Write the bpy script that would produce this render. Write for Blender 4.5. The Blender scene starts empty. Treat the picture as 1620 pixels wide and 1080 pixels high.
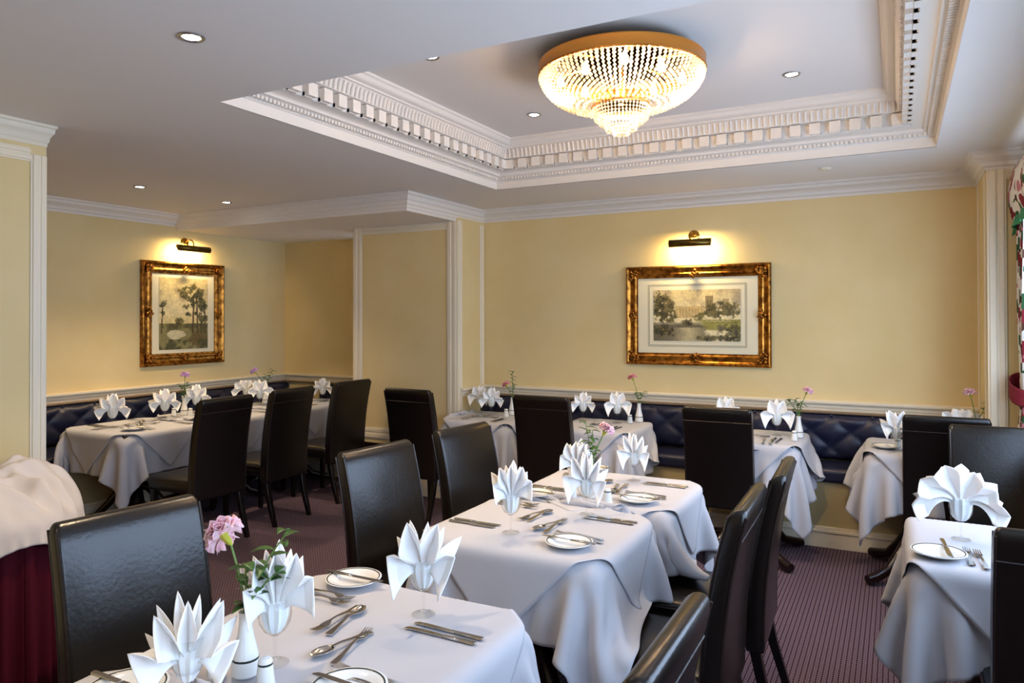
import bpy, math, random
import numpy as np
from mathutils import Vector, Matrix, noise
PI = math.pi
C = bpy.context.scene.collection
random.seed(7)

# ------------------------------------------------------------------ helpers
class MB:
    """collects geometry that becomes ONE mesh object"""
    def __init__(s): s.v = []; s.f = []
    def add(s, vs, fs):
        b = len(s.v); s.v += [tuple(v) for v in vs]; s.f += [tuple(i + b for i in f) for f in fs]; return s
    def box(s, x0, x1, y0, y1, z0, z1):
        return s.add([(x, y, z) for x in (x0, x1) for y in (y0, y1) for z in (z0, z1)],
                     [(0, 1, 3, 2), (4, 6, 7, 5), (0, 4, 5, 1), (2, 3, 7, 6), (0, 2, 6, 4), (1, 5, 7, 3)])
    def lathe(s, prof, n=24, cx=0, cy=0, z0=0, close=False, rib=None):
        vs = []
        for k, (r, z) in enumerate(prof):
            for i in range(n):
                a = 2 * PI * i / n
                rr = r if rib is None else r * (1 + rib[1] * math.cos(rib[0] * a))
                vs.append((cx + rr * math.cos(a), cy + rr * math.sin(a), z0 + z))
        fs = []
        m = len(prof)
        for k in range(m if close else m - 1):
            k2 = (k + 1) % m
            for i in range(n):
                j = (i + 1) % n
                fs.append((k * n + i, k * n + j, k2 * n + j, k2 * n + i))
        if not close:
            if prof[0][0] > 1e-5: fs.append(tuple(range(n - 1, -1, -1)))
            if prof[-1][0] > 1e-5: fs.append(tuple((m - 1) * n + i for i in range(n)))
        return s.add(vs, fs)
    def tube(s, pts, rad, n=8, caps=True):
        pts = [Vector(p) for p in pts]; vs = []; fs = []
        up = Vector((0, 0, 1))
        for k, p in enumerate(pts):
            d = (pts[min(k + 1, len(pts) - 1)] - pts[max(k - 1, 0)]).normalized()
            if abs(d.dot(up)) > .95: up = Vector((1, 0, 0))
            a = d.cross(up).normalized(); b = d.cross(a).normalized(); up = a.cross(d).normalized()
            r = rad[k] if isinstance(rad, (list, tuple)) else rad
            for i in range(n):
                t = 2 * PI * i / n; vs.append(p + a * (r * math.cos(t)) + b * (r * math.sin(t)))
        for k in range(len(pts) - 1):
            for i in range(n):
                j = (i + 1) % n; fs.append((k * n + i, k * n + j, (k + 1) * n + j, (k + 1) * n + i))
        if caps: fs += [tuple(range(n - 1, -1, -1)), tuple((len(pts) - 1) * n + i for i in range(n))]
        return s.add(vs, fs)
    def ball(s, c, r, sc=(1, 1, 1), nu=8, nv=6):
        vs = [(c[0], c[1], c[2] + r * sc[2])]; fs = []
        for k in range(1, nv):
            t = PI * k / nv
            for i in range(nu):
                a = 2 * PI * i / nu
                vs.append((c[0] + r * sc[0] * math.sin(t) * math.cos(a), c[1] + r * sc[1] * math.sin(t) * math.sin(a), c[2] + r * sc[2] * math.cos(t)))
        vs.append((c[0], c[1], c[2] - r * sc[2])); e = len(vs) - 1
        for i in range(nu):
            j = (i + 1) % nu
            fs.append((0, 1 + i, 1 + j)); fs.append((e, e - nu + j, e - nu + i))
            for k in range(nv - 2):
                a = 1 + k * nu; b = a + nu; fs.append((a + i, b + i, b + j, a + j))
        return s.add(vs, fs)
    def loft(s, rings, cap=True):
        n = len(rings[0]); vs = [p for r in rings for p in r]; fs = []
        for k in range(len(rings) - 1):
            for i in range(n):
                j = (i + 1) % n; fs.append((k * n + i, k * n + j, (k + 1) * n + j, (k + 1) * n + i))
        if cap: fs += [tuple(range(n - 1, -1, -1)), tuple((len(rings) - 1) * n + i for i in range(n))]
        return s.add(vs, fs)
    def grid(s, P):
        m, n = len(P), len(P[0])
        return s.add([p for r in P for p in r], [(i * n + j, (i + 1) * n + j, (i + 1) * n + j + 1, i * n + j + 1) for i in range(m - 1) for j in range(n - 1)])
    def strip(s, prof, path, closed=False):
        """sweep 2-D profile (d,z) along plan path of (x,y) with mitred corners; d goes to the LEFT of travel"""
        n = len(path); rings = []
        for k in range(n):
            p = Vector(path[k])
            a = (Vector(path[k]) - Vector(path[k - 1])).normalized() if (k > 0 or closed) else None
            b = (Vector(path[(k + 1) % n]) - p).normalized() if (k < n - 1 or closed) else None
            if a is None: a = b
            if b is None: b = a
            na = Vector((-a.y, a.x)); nb = Vector((-b.y, b.x))
            m = (na + nb); m = m / max(1e-6, m.dot(na))
            rings.append([(p.x + m.x * d, p.y + m.y * d, z) for d, z in prof])
        q = len(prof); vs = [v for r in rings for v in r]; fs = []
        for k in range(n if closed else n - 1):
            k2 = (k + 1) % n
            for i in range(q - 1): fs.append((k * q + i, k2 * q + i, k2 * q + i + 1, k * q + i + 1))
        if not closed: fs += [tuple(range(q)), tuple((n - 1) * q + i for i in range(q - 1, -1, -1))]
        return s.add(vs, fs)
    def mesh(s, name, mat, sharp=40, smooth=True):
        me = bpy.data.meshes.new(name); me.from_pydata(s.v, [], s.f); me.update()
        import bmesh
        bm = bmesh.new(); bm.from_mesh(me); bmesh.ops.recalc_face_normals(bm, faces=bm.faces); bm.to_mesh(me); bm.free()
        if mat: me.materials.append(mat)
        if smooth:
            me.polygons.foreach_set('use_smooth', [True] * len(me.polygons))
            if sharp: me.set_sharp_from_angle(angle=math.radians(sharp))
        return me
    def obj(s, name, mat, parent=None, sharp=40, smooth=True, bevel=0, subsurf=0, solid=0, seg=2):
        o = bpy.data.objects.new(name, s.mesh(name, mat, sharp, smooth)); C.objects.link(o)
        if parent: o.parent = parent
        if bevel:
            m = o.modifiers.new('bevel', 'BEVEL'); m.width = bevel; m.segments = seg; m.limit_method = 'ANGLE'; m.harden_normals = False
        if subsurf:
            m = o.modifiers.new('sub', 'SUBSURF'); m.levels = m.render_levels = subsurf
        if solid:
            m = o.modifiers.new('solid', 'SOLIDIFY'); m.thickness = solid; m.offset = 0
        return o

def tag(o, label=None, cat=None, group=None, kind=None):
    for k, v in (('label', label), ('category', cat), ('group', group), ('kind', kind)):
        if v: o[k] = v
    return o
def thing(name, label, cat, loc=(0, 0, 0), rz=0, group=None, rot=None):
    o = bpy.data.objects.new(name, None); C.objects.link(o); o.empty_display_size = .05
    o.location = loc; o.rotation_euler = rot if rot else (0, 0, rz)
    return tag(o, label, cat, group)
def struct(o): o['kind'] = 'structure'; return o
def copy_tree(o, parent=None):
    c = o.copy(); C.objects.link(c)
    if parent: c.parent = parent
    for ch in [x for x in KIDS.get(o.name, [])]: copy_tree(ch, c)
    return c
KIDS = {}
def freeze(o):
    def rec(x):
        KIDS[x.name] = list(x.children)
        for c in x.children: rec(c)
    bpy.context.view_layer.update(); rec(o)
class Proto:
    """first use takes the original, later uses copy the thing and each of its parts"""
    def __init__(s, root): s.root = root; s.used = False; freeze(root)
    def put(s, loc, rz, label, group=None, sc=None, rot=None):
        if s.used: o = copy_tree(s.root)
        else: o = s.root; s.used = True
        o.location = loc; o.rotation_euler = rot if rot else (0, 0, rz)
        o.scale = sc if sc else (1, 1, 1)
        o['label'] = label
        if group: o['group'] = group
        return o

# ------------------------------------------------------------------ materials
def lin(h):
    h = h.lstrip('#'); c = [int(h[i:i + 2], 16) / 255 for i in (0, 2, 4)]
    return tuple((x / 12.92 if x <= .04045 else ((x + .055) / 1.055) ** 2.4) for x in c) + (1,)
def mat(name, col, rough=.5, metal=0, spec=.5, bump=None, var=None, **kw):
    m = bpy.data.materials.new(name); m.use_nodes = True; nt = m.node_tree; b = nt.nodes['Principled BSDF']
    b.inputs['Base Color'].default_value = lin(col); b.inputs['Roughness'].default_value = rough
    b.inputs['Metallic'].default_value = metal; b.inputs['Specular IOR Level'].default_value = spec
    for k, v in kw.items(): b.inputs[k.replace('_', ' ')].default_value = v
    if bump or var:
        tc = nt.nodes.new('ShaderNodeTexCoord')
    if bump:
        sc, st, dist = bump[:3]
        n = nt.nodes.new('ShaderNodeTexNoise'); n.inputs['Scale'].default_value = sc; n.inputs['Detail'].default_value = 4
        nt.links.new(tc.outputs['Object'], n.inputs['Vector'])
        bp = nt.nodes.new('ShaderNodeBump'); bp.inputs['Strength'].default_value = st; bp.inputs['Distance'].default_value = dist
        nt.links.new(n.outputs['Fac'], bp.inputs['Height']); nt.links.new(bp.outputs['Normal'], b.inputs['Normal'])
    if var:
        col2, sc = var[:2]
        n2 = nt.nodes.new('ShaderNodeTexNoise'); n2.inputs['Scale'].default_value = sc; n2.inputs['Detail'].default_value = 3
        nt.links.new(tc.outputs['Object'], n2.inputs['Vector'])
        r = nt.nodes.new('ShaderNodeValToRGB'); r.color_ramp.elements[0].position = .38; r.color_ramp.elements[1].position = .64
        r.color_ramp.elements[0].color = lin(col); r.color_ramp.elements[1].color = lin(col2)
        nt.links.new(n2.outputs['Fac'], r.inputs['Fac']); nt.links.new(r.outputs['Color'], b.inputs['Base Color'])
    return m
M = {}
M['wall'] = mat('cream_wallpaper', '#e6d09c', .75, spec=.25, bump=(90, .12, .003), var=('#e2cb94', 3))
M['ceil'] = mat('ceiling_paint', '#ebe4de', .8, spec=.2)
M['trim'] = mat('cream_gloss_paint', '#eee2c9', .38, spec=.4)
M['plaster'] = mat('white_plaster_paint', '#ece4da', .5, spec=.35)
M['base'] = mat('olive_cream_panel_paint', '#bfae80', .6)
M['leather'] = mat('espresso_leather', '#0f0a08', .28, spec=.55, bump=(75, .22, .003))
M['leathertop'] = M['leather']
M['stitch'] = mat('leather_piping', '#211715', .3, bump=(300, .3, .002))
M['wood'] = mat('black_stained_wood', '#0f0909', .25, spec=.5)
M['mahog'] = mat('dark_mahogany', '#1c0a0a', .22, spec=.5)
M['cloth'] = mat('white_table_linen', '#c0c0c6', .85, spec=.15, bump=(420, .08, .001))
M['slip'] = mat('white_overlay_linen', '#c4c4ca', .85, spec=.15, bump=(420, .08, .001))
M['napkin'] = mat('white_napkin_linen', '#fbfaf8', .85, spec=.15, Subsurface_Weight=.08)
M['heap'] = mat('crumpled_ivory_linen', '#d6cabf', .85, spec=.15)
M['steel'] = mat('polished_cutlery_steel', '#c9c5c0', .13, 1)
M['china'] = mat('white_china', '#f0f1ee', .12, spec=.5)
M['rim'] = mat('dark_green_glaze', '#26302c', .15)
M['gold'] = mat('gilt_leaf', '#bd8036', .3, 1, var=('#6b4019', 26), bump=(60, .3, .004))
M['brass'] = mat('polished_brass', '#b98a3e', .16, 1)
M['brassdark'] = mat('aged_brass_shade', '#6b5528', .3, 1)
M['ringgold'] = mat('chandelier_gold_band', '#e09a48', .32, 1, bump=(45, .35, .004))
M['chrome'] = mat('brushed_chrome', '#b9b6b2', .25, 1)
M['pink'] = mat('pink_petals', '#f5b3bf', .6, var=('#fad3d8', 60), Subsurface_Weight=.15)
M['lilac'] = mat('lilac_petals', '#c58fd0', .6, var=('#dcb0e0', 60), Subsurface_Weight=.15)
M['coral'] = mat('coral_pink_petals', '#e77f8c', .6, var=('#f0a0a4', 60), Subsurface_Weight=.15)
M['calyx'] = mat('yellow_green_calyx', '#b8bb3c', .5)
M['stem'] = mat('green_stem', '#6c8a45', .5)
M['leaf'] = mat('dark_green_leaf', '#33591f', .4, var=('#47752b', 30))
M['skirt'] = mat('burgundy_table_skirt', '#4a0a1c', .75, spec=.15)
M['navy'] = mat('navy_vinyl', '#1b1f39', .36, spec=.5, bump=(50, .12, .003))
M['burg'] = mat('burgundy_tieback', '#7d1226', .8, bump=(120, .8, .01))
M['green'] = mat('emerald_lining', '#1c8a5a', .5)
M['mount'] = mat('ivory_mount_board', '#e9dfc0', .8)
M['line'] = mat('mount_rule_line', '#6f6a52', .8)
M['frameblack'] = mat('window_paint', '#f2f2f0', .4)

def emis(name, col, st):
    m = bpy.data.materials.new(name); m.use_nodes = True; nt = m.node_tree; nt.nodes.remove(nt.nodes['Principled BSDF'])
    e = nt.nodes.new('ShaderNodeEmission'); e.inputs['Color'].default_value = lin(col); e.inputs['Strength'].default_value = st
    nt.links.new(e.outputs[0], nt.nodes['Material Output'].inputs['Surface']); return m
M['bulb'] = emis('warm_bulb_glow', '#ffd9a0', 60)
M['lampwhite'] = emis('halogen_lamp_glow', '#f4f6ff', 40)
M['tube'] = emis('picture_lamp_glow', '#ffe2a4', 25)
def glass(name, tint='#ffffff', ior=1.45, rough=0.0):
    m = bpy.data.materials.new(name); m.use_nodes = True; b = m.node_tree.nodes['Principled BSDF']
    b.inputs['Base Color'].default_value = lin(tint); b.inputs['Roughness'].default_value = rough
    b.inputs['Transmission Weight'].default_value = 1; b.inputs['IOR'].default_value = ior
    return m
def thinglass(name, refl=.1, tint='#ffffff', transl=0, fres=1.45):
    """thin clear sheet: transparent with a fresnel reflection, optional diffuse transmission for cut crystal"""
    m = bpy.data.materials.new(name); m.use_nodes = True; nt = m.node_tree; nt.nodes.remove(nt.nodes['Principled BSDF'])
    t = nt.nodes.new('ShaderNodeBsdfTransparent'); t.inputs[0].default_value = lin(tint)
    g = nt.nodes.new('ShaderNodeBsdfGlossy'); g.inputs['Roughness'].default_value = .03
    lw = nt.nodes.new('ShaderNodeLayerWeight'); lw.inputs['Blend'].default_value = .5
    pw = nt.nodes.new('ShaderNodeMath'); pw.operation = 'POWER'; pw.inputs[1].default_value = 4.0; nt.links.new(lw.outputs['Facing'], pw.inputs[0])
    fr = nt.nodes.new('ShaderNodeMath'); fr.operation = 'MULTIPLY_ADD'; fr.inputs[1].default_value = .75; fr.inputs[2].default_value = (fres - 1) / 9; nt.links.new(pw.outputs[0], fr.inputs[0])
    mx = nt.nodes.new('ShaderNodeMixShader')
    nt.links.new(fr.outputs[0], mx.inputs[0]); nt.links.new(t.outputs[0], mx.inputs[1]); nt.links.new(g.outputs[0], mx.inputs[2])
    out = mx
    if transl:
        tr = nt.nodes.new('ShaderNodeBsdfTranslucent'); tr.inputs[0].default_value = lin('#fffaf0')
        m2 = nt.nodes.new('ShaderNodeMixShader'); m2.inputs[0].default_value = transl
        nt.links.new(mx.outputs[0], m2.inputs[1]); nt.links.new(tr.outputs[0], m2.inputs[2]); out = m2
    nt.links.new(out.outputs[0], nt.nodes['Material Output'].inputs['Surface']); return m
M['glass'] = thinglass('clear_stemware_glass', tint='#fdfefe', fres=1.25)
M['pane'] = thinglass('window_pane_glass', tint='#fbfdff', fres=1.3)
M['crystal'] = thinglass('cut_crystal', tint='#fff6e6', transl=.5, fres=1.9)

def carpet():
    m = bpy.data.materials.new('patterned_carpet'); m.use_nodes = True; nt = m.node_tree; b = nt.nodes['Principled BSDF']
    b.inputs['Roughness'].default_value = .95; b.inputs['Specular IOR Level'].default_value = .1
    N = nt.nodes.new; L = nt.links.new
    tc = N('ShaderNodeTexCoord'); sp = N('ShaderNodeSeparateXYZ'); L(tc.outputs['Object'], sp.inputs[0])
    def mth(op, a, bb=None, c=None):
        n = N('ShaderNodeMath'); n.operation = op
        for i, x in enumerate((a, bb, c)):
            if x is None: continue
            if isinstance(x, (int, float)): n.inputs[i].default_value = x
            else: L(x, n.inputs[i])
        return n.outputs[0]
    fx = mth('SUBTRACT', mth('FRACT', mth('MULTIPLY', sp.outputs[0], 46)), .5)
    fy = mth('SUBTRACT', mth('FRACT', mth('MULTIPLY', sp.outputs[1], 46)), .5)
    r = mth('SQRT', mth('ADD', mth('POWER', mth('MULTIPLY', fx, 1.15), 2), mth('POWER', fy, 2)))
    ring = mth('SUBTRACT', 1, mth('MULTIPLY', mth('ABSOLUTE', mth('SUBTRACT', r, .34)), 7)); ring = mth('MAXIMUM', ring, 0)
    nz = N('ShaderNodeTexNoise'); nz.inputs['Scale'].default_value = 220; L(tc.outputs['Object'], nz.inputs['Vector'])
    fac = mth('MULTIPLY', ring, mth('ADD', .35, nz.outputs['Fac']))
    mix = N('ShaderNodeMix'); mix.data_type = 'RGBA'; L(fac, mix.inputs[0])
    mix.inputs[6].default_value = lin('#3a272c'); mix.inputs[7].default_value = lin('#a08ea2')
    L(mix.outputs[2], b.inputs['Base Color'])
    bp = N('ShaderNodeBump'); bp.inputs['Strength'].default_value = .5; bp.inputs['Distance'].default_value = .004
    L(fac, bp.inputs['Height']); L(bp.outputs['Normal'], b.inputs['Normal'])
    return m
M['carpet'] = carpet()
def floral():
    m = bpy.data.materials.new('floral_chintz'); m.use_nodes = True; nt = m.node_tree; b = nt.nodes['Principled BSDF']
    b.inputs['Roughness'].default_value = .8; N = nt.nodes.new; L = nt.links.new
    tc = N('ShaderNodeTexCoord'); base = lin('#efeae0'); cur = None
    for k, (sc, th, colr, off) in enumerate(((7, .36, '#8c1d2c', 0), (9, .34, '#2e5a35', 3.3), (8, .27, '#c8808a', 7.1), (12, .26, '#5a3320', 11))):
        mp = N('ShaderNodeMapping'); mp.inputs['Location'].default_value = (off, off * .7, off * .3); mp.inputs['Scale'].default_value = (1, 1, .8)
        L(tc.outputs['Object'], mp.inputs[0])
        v = N('ShaderNodeTexVoronoi'); v.inputs['Scale'].default_value = sc; L(mp.outputs[0], v.inputs['Vector'])
        nz = N('ShaderNodeTexNoise'); nz.inputs['Scale'].default_value = sc * 3; L(mp.outputs[0], nz.inputs['Vector'])
        a = N('ShaderNodeMath'); a.operation = 'MULTIPLY_ADD'; L(nz.outputs['Fac'], a.inputs[0]); a.inputs[1].default_value = .35; L(v.outputs['Distance'], a.inputs[2])
        c = N('ShaderNodeMath'); c.operation = 'LESS_THAN'; L(a.outputs[0], c.inputs[0]); c.inputs[1].default_value = th + .17
        mix = N('ShaderNodeMix'); mix.data_type = 'RGBA'; L(c.outputs[0], mix.inputs[0])
        if cur is None: mix.inputs[6].default_value = base
        else: L(cur, mix.inputs[6])
        mix.inputs[7].default_value = lin(colr); cur = mix.outputs[2]
    L(cur, b.inputs['Base Color']); return m
M['floral'] = floral()

# ------------------------------------------------------------------ the room
D = 5.85           # back wall
XR = 0.75          # window wall
ZC = 2.6           # ceiling
ZT = 2.92          # ceiling of the raised tray
TX0, TX1, TY0, TY1 = -2.757, .211, 2.304, 4.923
struct(MB().box(-6.4, 1.0, -2.7, 6.3, -.1, 0).obj('floor', M['carpet'], smooth=False))
c = MB()
c.box(-6.4, TX0, -2.7, 6.3, ZC, ZC + .06); c.box(TX1, 1.0, -2.7, 6.3, ZC, ZC + .06)
c.box(TX0, TX1, -2.7, TY0, ZC, ZC + .06); c.box(TX0, TX1, TY1, 6.3, ZC, ZC + .06)
struct(c.obj('ceiling', M['ceil'], smooth=False))
c = MB().box(TX0 - .1, TX1 + .1, TY0 - .1, TY1 + .1, ZT, ZT + .08)
c.box(TX0 - .1, TX0, TY0 - .1, TY1 + .1, ZC + .06, ZT); c.box(TX1, TX1 + .1, TY0 - .1, TY1 + .1, ZC + .06, ZT)
c.box(TX0, TX1, TY0 - .1, TY0, ZC + .06, ZT); c.box(TX0, TX1, TY1, TY1 + .1, ZC + .06, ZT)
struct(c.obj('ceiling_recess', M['ceil'], smooth=False))
# tray cornice
tray = [(TX0, TY0), (TX1, TY0), (TX1, TY1), (TX0, TY1)]
prof = [(0, 2.6), (.0, 2.602), (.004, 2.655), (.014, 2.66), (.016, 2.664), (.05, 2.684), (.066, 2.688), (.068, 2.694), (.08, 2.706), (.1, 2.712), (.13, 2.714), (.135, 2.72),
        (.137, 2.785), (.17, 2.788), (.182, 2.79), (.186, 2.81), (.19, 2.832), (.2, 2.852), (.206, 2.856), (.222, 2.858), (.224, 2.866), (.238, 2.872), (.25, 2.884), (.256, 2.9), (.268, 2.908), (.27, 2.921)]
co = MB().strip(prof, tray, closed=True)
def along(x0, y0, x1, y1, pitch, fn, inset):
    L = math.hypot(x1 - x0, y1 - y0); ux, uy = (x1 - x0) / L, (y1 - y0) / L; nx, ny = -uy, ux
    n = int((L - 2 * inset) / pitch)
    for i in range(n + 1):
        t = inset + (L - 2 * inset) * i / n; fn(x0 + ux * t, y0 + uy * t, ux, uy, nx, ny)
def blk(d0, d1, z0, z1, w):
    def f(x, y, ux, uy, nx, ny):
        vs = []
        for a in (-w / 2, w / 2):
            for d in (d0, d1):
                for z in (z0, z1): vs.append((x + ux * a + nx * d, y + uy * a + ny * d, z))
        co.add(vs, [(0, 1, 3, 2), (4, 6, 7, 5), (0, 4, 5, 1), (2, 3, 7, 6), (0, 2, 6, 4), (1, 5, 7, 3)])
    return f
def flute(x, y, ux, uy, nx, ny):
    pts = [(x + nx * d, y + ny * d, z) for d, z in ((.188, 2.792), (.193, 2.81), (.197, 2.832), (.205, 2.85))]
    co.tube(pts, .008, n=6)
def bead(x, y, ux, uy, nx, ny):
    blk(.018, .046, 2.664, 2.69, .014)(x, y, ux, uy, nx, ny)
for k in range(4):
    a, b_ = tray[k], tray[(k + 1) % 4]
    along(*a, *b_, .108, blk(.125, .178, 2.716, 2.782, .062), .2)
    along(*a, *b_, .108, blk(.1, .15, 2.713, 2.735, .062), .2)
    along(*a, *b_, .034, flute, .22)
    along(*a, *b_, .026, bead, .06)
struct(co.obj('trim_1', M['plaster'], sharp=35))
# walls
w = MB().box(-3.41, 1.0, D, D + .12, 0, ZC)
struct(w.obj('wall_back', M['wall'], smooth=False))
w = MB().box(-4.583, -3.41, 5.38, D + .12, 0, 2.5)
struct(w.obj('wall_partition', M['wall'], smooth=False))
struct(MB().box(-6.3, -4.583, 6.05, 6.2, 0, ZC).obj('wall_alcove', M['wall'], smooth=False))
struct(MB().box(-6.3, -6.15, 2.06, 6.2, 0, ZC).obj('wall_left', M['wall'], smooth=False))
w = MB().box(-4.0, -3.885, -2.6, 2.166, 0, ZC); w.box(-6.3, -4.0, 2.06, 2.166, 0, ZC)
struct(w.obj('wall_pier', M['wall'], smooth=False))
struct(MB().box(-4.0, 1.0, -2.6, -2.5, 0, ZC).obj('wall_front', M['wall'], smooth=False))
WIN = [(-.5, 4.85, .95, 2.32)]  # near end stretched past the viewpoint to let in extra fill light
w = MB(); ys = [-2.6]
for (a, b_, z0, z1) in sorted(WIN):
    w.box(XR, XR + .14, ys[-1], a, 0, ZC); w.box(XR, XR + .14, a, b_, 0, z0); w.box(XR, XR + .14, a, b_, z1, ZC); ys.append(b_)
w.box(XR, XR + .14, ys[-1], D + .12, 0, ZC)
struct(w.obj('wall_right', M['wall'], smooth=False))
struct(MB().box(.487, XR, 5.25, D, 0, ZC).obj('wall_pilaster', M['wall'], smooth=False))
for i, (a, b_, z0, z1) in enumerate(WIN):
    f = MB(); X0, X1 = XR + .05, XR + .1
    f.box(X0, X1, a, b_, z0, z0 + .05); f.box(X0, X1, a, b_, z1 - .05, z1)
    n = 6
    for k in range(n + 1):
        y = a + (b_ - a) * k / n; f.box(X0, X1, max(a, y - .03), min(b_, y + .03), z0 + .05, z1 - .05)
    for k in range(n):
        y0_ = a + (b_ - a) * k / n + .03; y1_ = a + (b_ - a) * (k + 1) / n - .03
        f.box(X0 + .01, X1 - .01, y0_, y1_, 1.62, 1.65)
    wf = struct(f.obj('window_%d' % (i + 1), M['frameblack'], smooth=False))
    g = MB().add([(XR + .075, a, z0), (XR + .075, b_, z0), (XR + .075, b_, z1), (XR + .075, a, z1)], [(0, 1, 2, 3)])
    g.obj('glass_pane', M['pane'], wf, smooth=False)
    s = MB().box(XR - .1, XR + .05, a - .05, b_ + .05, z0 - .05, z0); s.obj('window_sill', M['trim'], wf, bevel=.006)

# bulkhead over the alcove
b = MB(); ZB = 2.455
b.add([(-6.15, 4.62, ZB), (-3.4, 4.62, ZB), (-3.4, D, ZB), (-6.15, 6.05, ZB)], [(0, 1, 2, 3)])
b = MB().box(-6.15, -3.43, 4.66, 6.05, ZB, ZC); struct(b.obj('ceiling_bulkhead', M['ceil'], smooth=False))
bulk = [(-.045, 2.452), (.008, 2.452), (.012, 2.475), (.018, 2.48), (.022, 2.5), (.032, 2.505), (.036, 2.53), (.05, 2.54), (.054, 2.57), (.07, 2.58), (.074, 2.598), (-.045, 2.598)]
crown = [(0, 2.49), (.008, 2.49), (.01, 2.508), (.025, 2.515), (.032, 2.535), (.06, 2.555), (.075, 2.562), (.08, 2.582), (.1, 2.588), (.104, 2.6), (0, 2.6)]
def flip(p, k=-1): return [(k * d, z) for d, z in p]
t = MB().strip(flip(bulk), [(-6.15, 4.66), (-3.43, 4.66), (-3.43, D)])
struct(t.obj('trim_2', M['plaster'], sharp=35))
# wall cornices
t = MB().strip(crown, [(XR, -2.5), (XR, 5.25), (.487, 5.25), (.487, D), (-3.43, D)])
struct(t.obj('trim_3', M['plaster'], sharp=35))
t = MB().strip(flip(crown), [(-6.15, 2.166), (-6.15, 4.62)])
struct(t.obj('trim_4', M['plaster'], sharp=35))
sm = [(d * .36, z) for d, z in crown]
t = MB().strip(flip(sm), [(-3.885, -2.5), (-3.885, 2.166), (-6.15, 2.166)])
struct(t.obj('trim_5', M['trim'], sharp=35))
# pier frame moulding
def mould(m, p0, p1, axis, width, face, sign, h=.014):
    """flat stepped moulding between two points on a wall plane. axis 'x': wall runs in x (plane y=face)"""
    for o, wd, hh in ((0, width, h * .5), (width * .12, width * .34, h), (width * .62, width * .26, h * .8)):
        (a0, z0), (a1, z1) = p0, p1
        if abs(a1 - a0) < 1e-6:
            lo, hi = a0 + o, a0 + o + wd; zz = (min(z0, z1), max(z0, z1))
        else:
            lo, hi = min(a0, a1), max(a0, a1); zz = (z0 + o, z0 + o + wd)
        f0, f1 = sorted((face, face + sign * hh))
        if axis == 'x': m.box(lo, hi, f0, f1, *zz)
        else: m.box(f0, f1, lo, hi, *zz)
t = MB(); mould(t, (2.085, 0), (2.085, 2.44), 'y', .081, -3.885, 1); mould(t, (-2.5, 2.4), (2.085, 2.4), 'y', .07, -3.885, 1)
struct(t.obj('trim_6', M['trim'], bevel=.003))
# partition frame moulding, its lower rail and dark strip
t = MB(); mould(t, (-4.583, .44), (-4.583, 2.455), 'x', .11, 5.38, -1); mould(t, (-3.52, .44), (-3.52, 2.455), 'x', .108, 5.38, -1)
mould(t, (-4.47, 2.385), (-3.52, 2.385), 'x', .07, 5.38, -1); mould(t, (-4.47, .47), (-3.52, .47), 'x', .11, 5.38, -1)
struct(t.obj('trim_7', M['trim'], bevel=.003))
t = MB().box(-4.583, -3.41, 5.365, 5.38, 0, .36); t.box(-4.583, -3.41, 5.36, 5.38, .34, .385)
struct(t.obj('baseboard_partition', M['trim'], bevel=.004))
struct(MB().box(-4.583, -3.41, 5.352, 5.38, .385, .44).obj('trim_8', M['mahog'], bevel=.004))
# strip of wall beside the partition (its end face): two uprights and a dado
t = MB(); mould(t, (5.38, 0), (5.38, 2.46), 'y', .075, -3.41, 1); mould(t, (5.765, .9), (5.765, 2.46), 'y', .075, -3.41, 1)
struct(t.obj('trim_9', M['trim'], bevel=.003))
# pilaster mouldings
t = MB(); mould(t, (.487, 0), (.487, 2.49), 'x', .1, 5.25, -1, .02); mould(t, (.587, 2.43), (.75, 2.43), 'x', .06, 5.25, -1, .02)
mould(t, (5.31, 0), (5.31, 2.49), 'y', .06, .487, -1, .008); mould(t, (5.72, .98), (5.72, 2.49), 'y', .06, .487, -1, .008)
struct(t.obj('trim_10', M['trim'], bevel=.003))
# dado rails
dado = [(0, .905), (.012, .905), (.016, .925), (.022, .93), (.022, .95), (.04, .956), (.046, .966), (.046, .978), (.03, .984), (0, .984)]
t = MB().strip(dado, [(.487, D), (-3.41, D), (-3.41, 5.4)]); struct(t.obj('trim_11', M['trim'], sharp=30))
t = MB().strip(flip(dado), [(-6.15, 2.17), (-6.15, 6.05), (-4.583, 6.05)]); struct(t.obj('trim_12', M['trim'], sharp=30))

strip_ = [(0, .886), (.03, .886), (.034, .892), (.034, .9), (.03, .905), (0, .905)]
M['tan'] = mat('tan_wood_strip', '#8d7558', .4)
t = MB().strip(strip_, [(.487, D), (-3.41, D)]); struct(t.obj('trim_13', M['tan'], sharp=30))
t = MB().strip(flip(strip_), [(-6.15, 2.17), (-6.15, 6.05), (-4.583, 6.05)]); struct(t.obj('trim_14', M['tan'], sharp=30))
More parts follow.
